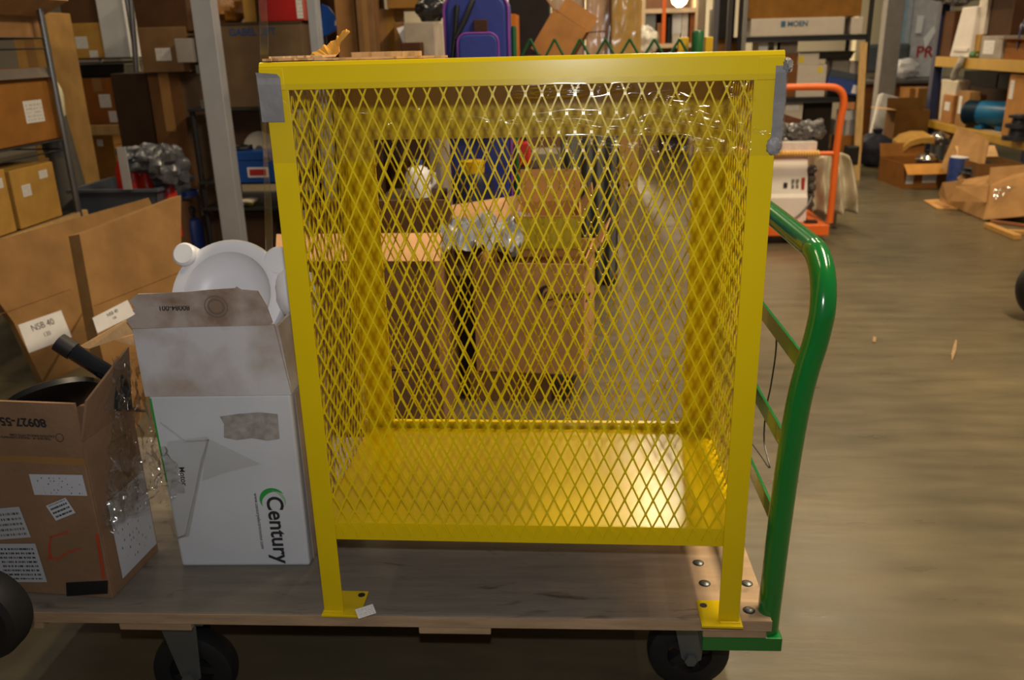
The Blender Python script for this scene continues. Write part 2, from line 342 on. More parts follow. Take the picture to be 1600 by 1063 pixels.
tag(MB().tube(smooth_path([P(1202, 492, X=.862), P(1209, 500, X=.866), P(1213, 540, X=.866), P(1205, 600, X=.866), P(1197, 640, X=.864), P(1194, 690, X=.862), P(1203, 731, X=.863), P(1190, 714, X=.864), P(1174, 692, X=.866)]), .0017, 6).build('dangling_wire', BLACK, None, True),
    'thin black wire looped over the top rung of the green cart handle', 'wire')

# ------------------------------------------------------------------ yellow cage
W_, T_, H_, D_ = .76, .0366, .979, .43
cage = thing('mesh_cage', 'yellow steel cage with expanded metal sides and solid roof standing on the cart', 'cage', (0, 0, DZ))
def angle_post(x, y, sx, sy, z0, z1, t, w=.004):
    b = MB()
    poly = [(x, y), (x+sx*t, y), (x+sx*t, y+sy*w), (x+sx*w, y+sy*w), (x+sx*w, y+sy*t), (x, y+sy*t)]
    if sx*sy < 0: poly = poly[::-1]
    return b.prism([(a, c, z0) for a, c in poly], (0, 0, z1-z0))
for x, sx in ((0, 1), (W_, -1)):
    angle_post(x, 0, sx, 1, .005, H_-.004, T_).build('corner_post', YEL, cage, bevel=.0012)
    angle_post(x, D_, sx, -1, .005, H_-.017, .06).build('corner_post', YEL, cage, bevel=.0012)
for x0, x1, y0, hx, hy in ((-.003, .069, -.011, .058, .052), (.692, .765, -.014, .703, .045), (-.003, .069, D_-.06, .058, D_-.02), (.692, .765, D_-.06, .703, D_-.02)):
    f = MB().box(x0, x1, y0, y0+.076, 0, .005).build('foot_plate', YEL, cage, bevel=.001)
    MB().lathe([(.0001, .0004), (.0068, .0004), (.0068, -.0002)], (hx, hy, .005), seg=18).build('bolt_hole', DARKST, f)
    xx = x0+.003 if x0 < .3 else x1-.003; s_ = 1 if x0 < .3 else -1
    MB().tube([(xx+s_*.001, y0+.0095, .0058), (xx+s_*T_, y0+.0095, .0058)], .0026, 8).build('weld_bead', YEL, f, True)
# roof: pan with a folded front lip
rf = MB()
poly = [(-.004, -.003, H_-.04), (-.004, -.003, H_-.006), (-.004, .0, H_-.001), (-.004, .004, H_), (-.004, D_-.001, H_-.009), (-.004, D_+.003, H_-.015), (-.004, D_+.003, H_-.04), (-.004, D_, H_-.04), (-.004, D_, H_-.016), (-.004, .001, H_-.007), (-.004, .001, H_-.04)]
rf.prism(poly, (W_+.008, 0, 0)).build('roof', YEL, cage)
for x in (-.0045, W_+.0005):
    MB().hexa([(x, .002, H_-.04), (x+.004, .002, H_-.04), (x+.004, D_-.002, H_-.04), (x, D_-.002, H_-.04)], [(x, .002, H_-.0015), (x+.004, .002, H_-.0015), (x+.004, D_-.002, H_-.0105), (x, D_-.002, H_-.0105)]).build('roof_lip', YEL, cage)
for x in (-.0045, W_-T_+.0045): MB().box(x, x+T_, -.0042, -.0031, H_-.04, H_-.009).build('corner_cap', YEL, cage, bevel=.0005)
MB().box(.004, W_-.004, .0085, .012, .155, .191).box(.004, W_-.004, .012, .04, .1865, .191).build('front_rail', YEL, cage, bevel=.0008)
MB().box(.0045, W_-.0045, .0402, D_-.02, .186, .190).build('floor_pan', YEL, cage)
for x in (.0045, W_-.0085): MB().box(x, x+.004, .04, D_-.06, .155, .191).build('side_rail', YEL, cage)
# rear door frame with its own mesh
MB().box(.004, W_-.004, D_-.012, D_-.006, .82, .962).build('rear_header', YEL, cage)
MB().box(.004, W_-.004, D_-.012, D_-.006, .14, .205).box(.06, W_-.06, D_-.018, D_-.012, .199, .205).build('rear_sill', YEL, cage)
for x in (.004, W_-.062): MB().box(x, x+.058, D_-.0125, D_-.0065, .205, .82).build('rear_stile', YEL, cage, bevel=.001)
def mesh_panel(s0, s1, z0, z1, sp, zp, org, fn, p=.02446, h=.0272, w=.0027, th=.0022):
    """expanded metal: slanted strands between bond nodes, clipped to the panel"""
    b = MB(); i0 = int((s0-org[0])/p)-2; i1 = int((s1-org[0])/p)+2; j0 = int((z0-org[1])/h)-2; j1 = int((z1-org[1])/h)+2
    def strand(a, c, ww):
        d = Vector((c[0]-a[0], c[1]-a[1])); n = Vector((-d.y, d.x)).normalized()*ww/2
        vs = []
        for (s, z), k in ((a, -.35), (c, .35)):
            for e in (-1, 1):
                for q in (0, 1): vs.append(fn(s+n.x*e, z+n.y*e, q*th+k*th*.6))
        b.add(vs, [(0, 1, 3, 2), (4, 6, 7, 5), (0, 4, 5, 1), (2, 3, 7, 6), (0, 2, 6, 4), (1, 5, 7, 3)])
    def clip(a, c):
        t0, t1 = 0., 1.; d = (c[0]-a[0], c[1]-a[1])
        for v, dv, lo, hi in ((a[0], d[0], s0, s1), (a[1], d[1], z0, z1)):
            if abs(dv) < 1e-9:
                if v < lo or v > hi: return None
                continue
            ta, tb = sorted(((lo-v)/dv, (hi-v)/dv)); t0 = max(t0, ta); t1 = min(t1, tb)
        return None if t1-t0 < .02 else ((a[0]+d[0]*t0, a[1]+d[1]*t0), (a[0]+d[0]*t1, a[1]+d[1]*t1))
    for j in range(j0, j1):
        for i in range(i0, i1):
            x = org[0]+(i+.5*(j % 2))*p; z = org[1]+j*h
            for sg in (-1, 1):
                c = clip((x, z), (x+sg*p/2, z+h))
                if c: strand(c[0], c[1], w)
            if s0 < x < s1 and z0 < z-.0045 and z+.0045 < z1: strand((x, z-.0045), (x, z+.0045), w*1.55)
    return b
mesh_panel(.012, W_-.012, .166, H_-.03, 0, 0, (.0745, .9262-.0272*40), lambda s, z, q: (s, .0045+q, z)).build('expanded_metal_panel', YEL, cage)
mesh_panel(.05, W_-.05, .196, .84, 0, 0, (.0695, .8362-.0272*40), lambda s, z, q: (s, D_-.020+q, z)).build('expanded_metal_panel', YEL, cage)
for x in (.0045, W_-.0075):
    mesh_panel(.012, D_-.02, .166, H_-.03, 0, 0, (.01, .9262-.0272*40), lambda s, z, q: (x+q, s, z), w=.0024).build('expanded_metal_panel', YEL, cage)
tg = sheet('barcode_tag', .034, .02, paper_print('tag', lines=5), cage, (.079, -.002, .0085), (25, 0, 32))
tg['label'] = 'crumpled white barcode tag on the foot'
# corner tape
def wrap_strip(name, label, pts, m, th=.0015):
    return tag(pts.build(name, m, None, True), label, 'tape')
b = MB().box(-.0075, .0275, -.0062, -.0047, DZ+.893, DZ+.957).box(-.0075, -.006, -.005, .04, DZ+.893, DZ+.957)
b.prism([(-.0075, -.0062, DZ+.957), (.0275, -.0062, DZ+.957), (.0275, -.0047, DZ+.957), (.0235, -.0135, DZ+.964), (-.0085, -.0135, DZ+.967)][:3]+[(.024, -.009, DZ+.9625), (-.008, -.009, DZ+.965)], (0, .0012, 0))
wrap_strip('corner_tape', 'grey tape patch on the upper corner of the cage beside the white box', b, GREYP)
b = MB()
zs = [DZ+.84+.118*k/14 for k in range(15)]
for k in range(14):
    o0, o1 = [.004*noise.noise(Vector((z*60, 0, 0))) for z in (zs[k], zs[k+1])]
    b.hexa([(.7515, -.007+o0, zs[k]), (.768+o0, -.005, zs[k]), (.769, .05, zs[k]), (.766, .05, zs[k])], [(.7515, -.007+o1, zs[k+1]), (.768+o1, -.005, zs[k+1]), (.769, .05, zs[k+1]), (.766, .05, zs[k+1])])
b.blob((.757, -.006, DZ+.846), (.011, .005, .013), 3, .3).blob((.768, .0, DZ+.958), (.008, .012, .01), 5, .4)
wrap_strip('corner_tape', 'crumpled grey tape strip down the upper corner of the cage above the green handle', b, GREYP)
# torn cardboard on the roof
tc_ = thing('torn_cardboard', 'torn scrap of cardboard curling up from the roof of the yellow cage', 'cardboard', (0, 0, DZ+H_+.0006))
def ragged(poly, n, amp, seed, edges=None):
    random.seed(seed); out = []
    for i in range(len(poly)):
        a, c = Vector(poly[i]), Vector(poly[(i+1) % len(poly)]); m_ = n if edges is None or i in edges else 1
        for k in range(m_):
            q = a.lerp(c, k/m_); out.append(q+Vector((random.uniform(-amp, amp), random.uniform(-amp, amp), 0))*(1 if k else 0))
    return out
MB().prism(ragged([(.0, .004, .001), (.06, .012, .001), (.12, .012, 0), (.2, .02, 0), (.27, .07, -.001), (.2, .12, -.002), (.06, .14, -.002), (.005, .1, -.001)], 9, .005, 3), (0, 0, .0035)).build('flat_layer', TAN, tc_)
MB().prism(ragged([(.01, .006, .0045), (.05, .012, .0045), (.09, .012, .0045), (.1, .05, .0045), (.02, .06, .004)], 7, .004, 8), (0, 0, .003)).build('frayed_layer', PALE, tc_)
MB().prism(ragged([(.13, .03, .003), (.2, .025, .003), (.235, .04, .003), (.2, .07, .003), (.12, .07, .003)], 6, .004, 5), (0, 0, .007)).build('ply_layer', TAN, tc_)
prof = [P(x, y, Y=.075) for x, y in ((486, 88), (497, 78), (507, 71), (516, 64), (526, 57), (536, 51), (544, 48.5))]
base_ = [P(x, y, Y=.062) for x, y in ((492, 90), (508, 88), (522, 87), (525, 82), (524, 75), (529, 67), (546, 51))]
random.seed(4); tp_ = []
for a_, c_ in zip(prof, prof[1:]):
    for k in range(3): tp_.append(a_.lerp(c_, k/3)+Vector((random.uniform(-.003, .003), 0, random.uniform(-.001, .006) if k else 0)))
tp_.append(prof[-1]); bt_ = []
for i in range(len(tp_)):
    u = i/(len(tp_)-1)*(len(base_)-1); k = min(int(u), len(base_)-2); bt_.append(base_[k].lerp(base_[k+1], u-k))
b = MB(); og = Vector((0, 0, DZ+H_+.0006))
for i in range(len(tp_)-1):
    q = [bt_[i]-og, bt_[i+1]-og, tp_[i+1]-og, tp_[i]-og]; q = [Vector((v.x, v.y+.02*math.sin(i*.18), max(v.z, .006))) for v in q]
    b.hexa(q, [v+Vector((.0, .0035, .0015)) for v in q])
b.build('curled_flap', card('curl', (206, 150, 60)), tc_)
# stretch film round the top of the cage: horizontal creases as real ridges
def stretch():
    nx, nz = 460, 190; X0, X1, Z0, Z1 = -.0095, .7695, DZ+.832, DZ+.948
    ridges = []   # polyline in photo pixels, amplitude, sigma
    R_ = [([(800, 150), (850, 149), (915, 146), (985, 137), (975, 135.5), (890, 136), (830, 141)], 2.2),
          ([(806, 187), (850, 183), (890, 178), (930, 178), (975, 181), (990, 183)], 2.0), ([(806, 187), (850, 190), (905, 192), (935, 199), (1000, 205), (1060, 209), (1130, 222)], 2.2),
          ([(885, 217), (920, 217), (1000, 226), (1080, 230), (1165, 232)], 2.0), ([(885, 217), (940, 225), (1000, 231), (1090, 235), (1140, 235), (1168, 231)], 2.4),
          ([(994, 184), (1046, 185), (1090, 193), (1140, 205), (1155, 211), (1168, 219)], 2.2), ([(1068, 177), (1085, 175), (1120, 181), (1175, 197)], 2.0), ([(1068, 177), (1110, 189), (1180, 205), (1205, 209)], 2.0),
          ([(984, 151), (1000, 154), (1040, 158), (1070, 165), (1100, 167), (1138, 166)], 2.2), ([(1020, 151), (1040, 149), (1060, 148), (1080, 153)], 1.6), ([(1020, 151), (1050, 157), (1072, 160)], 2.2),
          ([(1125, 137), (1145, 132), (1165, 135), (1150, 138)], 1.8), ([(1138, 149), (1155, 153), (1175, 154)], 2.2), ([(640, 172), (650, 173)], 1.6), ([(610, 192), (640, 196)], 1.2), ([(1050, 166), (1030, 160)], 1.5), ([(440, 150), (452, 162)], 1.8), ([(700, 185), (760, 190), (806, 187)], 1.2), ([(560, 176), (600, 180)], .8)]
    seg = []
    for pl, a in R_:
        q = [P(x, y, Y=-.006) for x, y in pl]
        for k in range(len(q)-1): seg.append((q[k].x, q[k].z, q[k+1].x, q[k+1].z, a*.0021))
    xs = np.linspace(X0, X1, nx)[None, :]; zs_ = np.linspace(Z0, Z1, nz)[:, None]
    d = np.zeros((nz, nx))
    for x0, z0, x1, z1, a in seg:
        dx, dz = x1-x0, z1-z0; t = np.clip(((xs-x0)*dx+(zs_-z0)*dz)/(dx*dx+dz*dz+1e-12), 0, 1)
        r2 = (xs-x0-t*dx)**2+(zs_-z0-t*dz)**2
        d = np.maximum(d, a*np.exp(-r2/(2*.0021**2)))
    wav = (.0045*np.sin(xs*38+zs_*30)+.0013*np.sin(xs*137-zs_*90))*(.07+np.minimum(1, d/.003))
    y = -.0078-d-wav
    v = np.stack([np.broadcast_to(xs, y.shape), y, np.broadcast_to(zs_, y.shape)], -1)
    b = MB(); rows = []
    allv = []; cols = nx+16
    for j in range(nz):
        z = float(zs_[j, 0]); row = [(-.0095, D_*(8-k)/8, z) for k in range(8)]+[tuple(map(float, v[j, i])) for i in range(nx)]+[(.7695, D_*(k+1)/8, z) for k in range(8)]
        allv += row
    fs = [(j*cols+i, j*cols+i+1, (j+1)*cols+i+1, (j+1)*cols+i) for j in range(nz-1) for i in range(cols-1)]
    b.add(allv, fs)
    o = b.build('stretch_film', film('stretch', .24, .14), None, True)
    o.data.polygons.foreach_set('use_smooth', [True]*len(o.data.polygons))
    return tag(o, 'clear stretch film wrapped around the top of the yellow cage with shiny creases', 'film')
stretch()
# loose film tail hanging at the rear-left of the cage
b = MB(); pa = []
for k in range(25):
    t = k/24; q = P(404+12*t, -20+425*t, Y=.34); q2 = P(414+10*t, -20+425*t, Y=.36); pa.append((q, q2+Vector((.004*math.sin(t*9), 0, 0))))
for (a, c), (e, g) in zip(pa, pa[1:]): b.add([a, c, g, e], [(0, 1, 2, 3)])
for k in (0, 1): b.tube([p[k] for p in pa], .0011, 5)
tag(b.build('film_tail', film('tail', .25, .15), None, True), 'narrow clear film strip hanging beside the cage above the white box', 'film')
# ------------------------------------------------------------------ things on the cart, left of the cage
# white motor carton
wb = thing('motor_carton', 'grimy white motor carton with torn open top standing left of the cage', 'box', (-.205, .145, DZ+.0008), 2.5)
hw, dp, hh = .132, .25, .515
MB().hexa([(-hw, 0, 0), (hw, 0, 0), (hw, dp, 0), (-hw, dp, 0)], [(-hw-.006, -.004, .38), (hw+.003, -.004, .38), (hw, dp, .38), (-hw, dp, .38)]).build('lower_body', WHITE, wb, bevel=.005)
b = MB(); t = .006; z0, z1 = .3805, hh
b.hexa([(-hw-.010, -.008, z0), (hw+.006, -.008, z0), (hw+.006, -.002, z0), (-hw-.01, -.002, z0)], [(-hw-.012, -.006, z1), (hw-.012, -.006, z1+.004), (hw-.012, 0, z1+.004), (-hw-.012, 0, z1)])
b.hexa([(hw, -.002, z0), (hw+.006, -.002, z0), (hw+.006, dp, z0), (hw, dp, z0)], [(hw-.012, 0, z1), (hw-.006, -.002, z1), (hw+.002, dp, z1), (hw-.004, dp, z1)])
b.hexa([(-hw-.01, 0, z0), (-hw-.004, 0, z0), (-hw-.004, dp, z0), (-hw-.01, dp, z0)], [(-hw-.012, 0, z1), (-hw-.006, 0, z1), (-hw-.006, dp, z1), (-hw-.012, dp, z1)])
b.build('upper_sleeve', DIRTW, wb)
side = MB().box(hw+.0062, hw+.0075, .01, dp-.01, .01, .375); side.build('side_panel', card('kraftgrey', (166, 150, 136)), wb)
fp = [(-hw-.012, z1+.001), (-hw-.02, z1+.018), (-hw+.001, z1+.03), (-hw-.004, z1+.036), (-hw+.002, z1+.042), (-hw-.006, z1+.055), (-hw+.004, z1+.062), (-hw+.012, z1+.068), (-.03, z1+.07), (.02, z1+.074), (.06, z1+.076), (.062, z1+.079), (.07, z1+.073), (.10, z1+.07), (.104, z1+.06), (.112, z1+.04), (.118, z1+.008), (.11, z1+.003)]
front_flap = MB().prism([(x, -.006-.1*(z-z1), z) for x, z in fp], (0, .004, .0003)).build('torn_flap', mat('stained_card', S(160, 148, 140), .85, 0, .26, 12, .4, 40, .2), wb)
text('80084-001', .0135, INK, wb, (-.058, -.0105, z1+.041), (95, 180, 0), bold=.0002)
MB().lathe([(.020, 0), (.020, .0004), (.0215, .0004), (.0215, 0)], mtx=Matrix.Translation((.02, -.0112, z1+.042)) @ Matrix.Rotation(math.radians(96), 4, 'X'), seg=36, caps=False).lathe([(.0125, 0), (.0125, .0004), (.0155, .0004), (.0155, 0)], mtx=Matrix.Translation((.02, -.0112, z1+.042)) @ Matrix.Rotation(math.radians(96), 4, 'X'), seg=36, caps=False).build('round_stamp', mat('faded_ink', S(110, 100, 92), .8), wb)
yf = -.0052
MB().prism([(-hw-.0045, yf+.0012, .375), (-hw-.0005, yf+.0012, .375), (-hw+.0015, yf+.0034, .195), (-hw-.0015, yf+.0034, .195)], (0, -.0008, 0)).build('green_stripe', INKG, wb)
text('Century', .046, INK, wb, (.076, yf+.0028, .085), (90, 90, 0), bold=.0008)
text('www.centuryelectricmotor.com', .0098, INK, wb, (.041, yf+.0028, .105), (90, 90, 0))
text('Pool & Spa Motor', .016, INK, wb, (-.098, yf+.003, .245), (90, 90, 0), bold=.0002)
def crescent(root, x, y, z, r, m, name, a0=100, a1=300, w0=.34, rot=0, ny=-.0006):
    o = []; i_ = []
    for k in range(25):
        a = math.radians(a0+(a1-a0)*k/24); f = math.sin(math.pi*k/24)
        o.append((x+r*math.cos(a), y, z+r*math.sin(a))); i_.append((x+r*(1-w0*f)*math.cos(a), y, z+r*(1-w0*f)*math.sin(a)))
    b = MB()
    for k in range(24): b.hexa([o[k], o[k+1], i_[k+1], i_[k]], [(p[0], p[1]+ny, p[2]) for p in (o[k], o[k+1], i_[k+1], i_[k])])
    return b.build(name, m, root)
crescent(wb, .074, yf+.0032, .154, .026, INKG, 'logo_swoosh', 30, 215, .4)
crescent(wb, .076, yf+.0032, .151, .024, mat('pale_green_ink', S(150, 186, 150), .7), 'logo_swoosh', -30, 100, .25)
GRM = mat('grey_smear', S(150, 144, 138), .9, 0, .3, 60)
MB().prism(ragged([(-.018+.02, -.0046, .29), (.098, -.0046, .285), (.1, -.0046, .34), (.01, -.0046, .345)], 9, 0, 4) if False else [(-.004, -.0044, .292), (.02, -.0044, .286), (.05, -.0044, .29), (.08, -.0044, .284), (.104, -.0044, .288), (.106, -.0044, .34), (.07, -.0044, .344), (.03, -.0044, .341), (-.006, -.0044, .336), (.0, -.0044, .32)], (0, -.0004, 0)).build('peeled_label_mark', GRM, wb)
for m_ in (DIRTW, bpy.data.materials['stained_card']):
    for n_ in m_.node_tree.nodes:
        if n_.type == 'VALTORGB': e = n_.color_ramp.elements[0]; c_ = e.color; e.color = (c_[0]*.95, c_[1]*.76, c_[2]*.6, 1); e.position = .36; n_.color_ramp.elements[1].position = .56
# white moulded motor housing poking out
wh = thing('white_housing', 'white moulded plastic housing with a round recess sticking out of the white carton', 'housing', (-.205, .265, DZ+.56), 0)
tl = Matrix.Translation((-.012, 0, -.02)) @ Matrix.Rotation(math.radians(62), 4, 'X')
MB().lathe([(.0001, -.030), (.045, -.029), (.074, -.018), (.086, -.002), (.0885, .004), (.097, .006), (.112, .003), (.116, -.006), (.112, -.03), (.09, -.05), (.0001, -.055)], mtx=tl, seg=56, caps=False).build('bowl', PLASW, wh, True)
def boss(c, r, h, nm):
    a = tl @ Vector(c); ax = (tl.to_3x3() @ Vector((0, 0, 1))).normalized()
    m_ = Matrix.Translation(a) @ tl.to_3x3().to_4x4()
    MB().lathe([(.0001, h), (r*.8, h), (r*.97, h-.004), (r, h-.01), (r*1.02, -h), (.0001, -h)], mtx=m_, seg=26, caps=False).build(nm, PLASW, wh, True)
boss((-.088, .082, -.004), .024, .022, 'lug'); boss((.098, .07, -.01), .03, .016, 'lug'); boss((.125, .012, -.014), .032, .016, 'lug')
b = MB().blob((.13, .0, -.015), (.045, .035, .05), 2, .12, 1.5); b.build('side_body', PLASW, wh, True)
# clear film sheet folded over the carton front
b = MB(); o = wb.matrix_basis
def crumple(name, corners, nu, nv, amp, fr, seed, m, parent=None, label=None, cat='film'):
    c00, c10, c11, c01 = [Vector(c) for c in corners]; vs = []; fs = []
    n = (c10-c00).cross(c01-c00).normalized()
    for j in range(nv+1):
        for i in range(nu+1):
            u, v = i/nu, j/nv
            p = c00.lerp(c10, u).lerp(c01.lerp(c11, u), v)
            q = Vector((u*fr, v*fr, seed*5.1))
            k = abs(noise.noise(q))*1.4+.6*abs(noise.noise(q*2.3))+.3*abs(noise.noise(q*5))
            e = .012*Vector((noise.noise(q*1.3+Vector((9, 0, 0))), noise.noise(q*1.3+Vector((0, 9, 0))), noise.noise(q*1.3+Vector((0, 0, 9)))))
            vs.append(p+n*amp*k+e)
    for j in range(nv):
        for i in range(nu): fs.append((j*(nu+1)+i, j*(nu+1)+i+1, (j+1)*(nu+1)+i+1, (j+1)*(nu+1)+i))
    ob = MB().add(vs, fs).build(name, m, parent, True)
    ob.data.polygons.foreach_set('use_smooth', [True]*len(ob.data.polygons))
    return tag(ob, label, cat) if label else ob
fw = film('sheet', .12, .2, (.93, .93, .92))
sh = MB().add([P(262, 690, Y=.128), P(325, 682, Y=.128), P(322, 700, Y=.122), P(290, 838, Y=.118), P(272, 842, Y=.118), P(250, 750, Y=.12)], [(0, 1, 2, 3, 4, 5)]).add([P(322, 684, Y=.130), P(408, 725, Y=.131), P(355, 738, Y=.131), P(316, 752, Y=.131)], [(0, 1, 2, 3)])
sh.tube([P(326, 686, Y=.124), P(316, 720, Y=.122), P(306, 770, Y=.12), P(292, 836, Y=.116), P(274, 842, Y=.116), P(266, 820, Y=.116)], [.0015, .0035, .003, .0045, .005, .003], 8).tube([P(250, 660, Y=.126), P(290, 690, Y=.126), P(326, 688, Y=.125)], .0014, 6)
tag(sh.build('film_flap', fw, None), 'folded clear film flap clinging to the front of the white carton', 'film')
# brown open carton
bb = thing('open_carton', 'open brown carton covered in stickers at the near end of the cart deck', 'box', (-.425, .028, DZ+.0008), -4)
bw, bd, bh = .30, .168, .415
MAPB = card('box', (140, 110, 84))
b = MB(); t = .006
b.box(-bw, 0, 0, t, 0, .30).box(-bw, 0, bd-t, bd, 0, .33).box(-bw, -bw+t, t, bd-t, 0, .33).box(-t, 0, t, bd-t, 0, .33).box(-bw+t, -t, t, bd-t, 0, t)
b.build('box_body', MAPB, bb, bevel=.0015)
MB().hexa([(-bw, 0, .3008), (-.0, 0, .3008), (-.0, t, .3008), (-bw, t, .3008)], [(-bw, -.012, bh), (.012, -.012, bh), (.012, -.006, bh), (-bw, -.006, bh)]).build('front_flap', MAPB, bb)
MB().hexa([(-.0, .006, .331), (0, bd, .331), (-.005, bd, .331), (-.005, .006, .331)], [(.022, .012, bh-.004), (.03, bd-.02, bh+.05), (.025, bd-.02, bh+.05), (.017, .012, bh-.004)]).build('side_flap', MAPB, bb)
MB().hexa([(-bw, bd, .331), (0, bd, .331), (0, bd-.005, .331), (-bw, bd-.005, .331)], [(-bw, bd+.05, .30), (.0, bd+.05, .30), (0, bd+.046, .298), (-bw, bd+.046, .298)]).build('back_flap', MAPB, bb)
MB().box(-bw, .001, -.0007, 0, .287, .302).build('packing_tape', TAPE, bb)
def fl_tilt(z): return -.0008-.012*(z-.3008)/(bh-.3008)-.0004
text('80927-55', .024, INK, bb, (-.098, fl_tilt(.375)-.0006, .375), (84, 180, 0), bold=.0006)
text('CAUTION HANDLE WITH CARE', .0062, INK, bb, (-.088, fl_tilt(.347)-.0006, .347), (84, 180, 0))
text('THIS SIDE UP - FRAGILE CONTENTS INSIDE', .0062, INK, bb, (-.112, fl_tilt(.3415)-.0006, .3415), (84, 180, 0))
MB().lathe([(.007, 0), (.007, .0004), (.008, .0004), (.008, 0)], mtx=Matrix.Translation((-.034, fl_tilt(.345)-.0004, .345)) @ Matrix.Rotation(math.radians(84), 4, 'X'), seg=24, caps=False).build('round_stamp', INK, bb)
sl = sheet('corner_label', .06, .022, PAPER, bb, (-.178, fl_tilt(.374)-.0006, .374), (84, 0, 0)); text('001', .014, INKB, sl, (.015, 0, .0008), (0, 0, 180))
def stk(px, py, w, h, rz, key, **kw):
    inv = (Matrix.Translation((-.425, .028, DZ+.0008)) @ Matrix.Rotation(math.radians(-4), 4, 'Z')).inverted()
    D = inv.to_3x3() @ ray(px, py); C = inv @ CAM; q = C+D*((-.0016-C.y)/D.y)
    return sheet('shipping_label', w, h, paper_print(key, **kw), bb, (q.x, -.0016, q.z), (90, rz, 0))
stk(91, 758, .108, .043, -2, 'invoice', base=(196, 198, 206), lines=7, fill=.6)
stk(95, 796, .048, .034, -24, 'bar1', base=(200, 204, 212), lines=4, fill=.45)
stk(14, 818, .07, .066, -8, 'big1', base=(180, 184, 190), lines=6, fill=.5)
stk(30, 880, .095, .086, -4, 'big2', base=(180, 184, 194), lines=9, fill=.48)
REDT = mat('red_pouch_tape', S(196, 60, 32), .4)
inv = (Matrix.Translation((-.425, .028, DZ+.0008)) @ Matrix.Rotation(math.radians(-4), 4, 'Z')).inverted()
def onbox(px, py, y=-.002):
    D = inv.to_3x3() @ ray(px, py); C = inv @ CAM; return C+D*((y-C.y)/D.y)
for pl, w in (([(78, 840), (92, 836), (107, 831)], 5), ([(80, 838), (77, 852), (78, 872)], 5), ([(74, 872), (90, 874), (105, 864), (124, 858)], 5), ([(151, 836), (155, 860), (162, 905)], 9)):
    b = MB()
    for a, c in zip(pl, pl[1:]):
        a, c = onbox(*a), onbox(*c); n_ = Vector((-(c-a).z, 0, (c-a).x)).normalized()*.0007*w*.5
        b.hexa([a-n_, c-n_, c+n_, a+n_], [v+Vector((0, .001, 0)) for v in (a-n_, c-n_, c+n_, a+n_)])
    b.build('red_tape', REDT, bb)
MB().add([onbox(76, 838, -.0026), onbox(108, 830, -.0026), onbox(158, 838, -.0026), onbox(166, 908, -.0026), onbox(120, 892, -.003), onbox(80, 874, -.0026)], [(0, 1, 2, 3, 4, 5)]).build('clear_pouch', film('pouch', .25, .1), bb)
b = MB(); q = [onbox(103, 911), onbox(168, 908), onbox(168, 928), onbox(104, 932)]
b.prism(q, (0, .001, 0)).build('black_strip', BLACK, bb)
sheet('side_label', .125, .17, paper_print('sidebig', base=(196, 198, 204), lines=14, fill=.6), bb, (.0012, .10, .105), (90, 0, 90))
# things in the brown carton
ld = thing('pan_lid', 'black round pan lid showing over the front flap of the stickered brown carton', 'lid', (-.525, .125, .65))
(MB().lathe([(.0001, .006), (.075, .005), (.083, .001), (.085, -.01), (.08, -.012), (.0001, -.012)], mtx= Matrix.Rotation(math.radians(-30), 4, 'X') @ Matrix.Rotation(math.radians(-24), 4, 'Y'), seg=40, caps=False).build('disc', BLACK, ld, True))
tb = thing('black_tube', 'shiny black bent tube leaning out of the stickered brown carton', 'tube', (-.46, .15, DZ+.35))
pp = [P(100, 540, Y=.17), P(120, 553, Y=.17), P(150, 572, Y=.16), P(175, 588, Y=.15), P(188, 605, Y=.15), P(193, 640, Y=.14)]
off = Vector((.46, -.15, -DZ-.35))
MB().tube([p+off for p in smooth_path(pp)], .0165, 16).build('pipe', mat('gloss_black', S(18, 20, 26), .15, 0, .05, 8), tb, True)
a = pp[0]+off; d = (pp[1]-pp[0]).normalized(); MB().cyl(a-d*.012, a+d*.02, .0185, 20).build('collar', DARKST, tb, True)
crumple('bubble_film', [P(178, 560, Y=.10), P(238, 552, Y=.17), P(262, 740, Y=.13), P(182, 838, Y=.02)], 46, 60, .03, 5, 1, film('bubble', .34, .12, (.9, .89, .88)), None, 'crumpled clear plastic film bulging between the brown and the white carton')
crumple('film_scrap', [P(170, 735, Y=.03), P(262, 700, Y=.11), P(290, 770, Y=.115), P(165, 830, Y=.02)], 36, 26, .02, 6, 4, film('bubble', .2, .12), None, 'lower scrap of crumpled clear film hanging beside the white side label')
tag(MB().prism([P(124, 543, Y=.20), P(204, 497, Y=.20), P(212, 520, Y=.19), P(140, 545, Y=.19)], (0, .003, .002)).prism([P(178, 532, Y=.20), P(212, 522, Y=.2), P(212, 541, Y=.19)], (0, .003, .001)).build('loose_flap', PALE, None), 'pale cardboard flap poking up between the brown carton and the grimy white carton', 'cardboard')
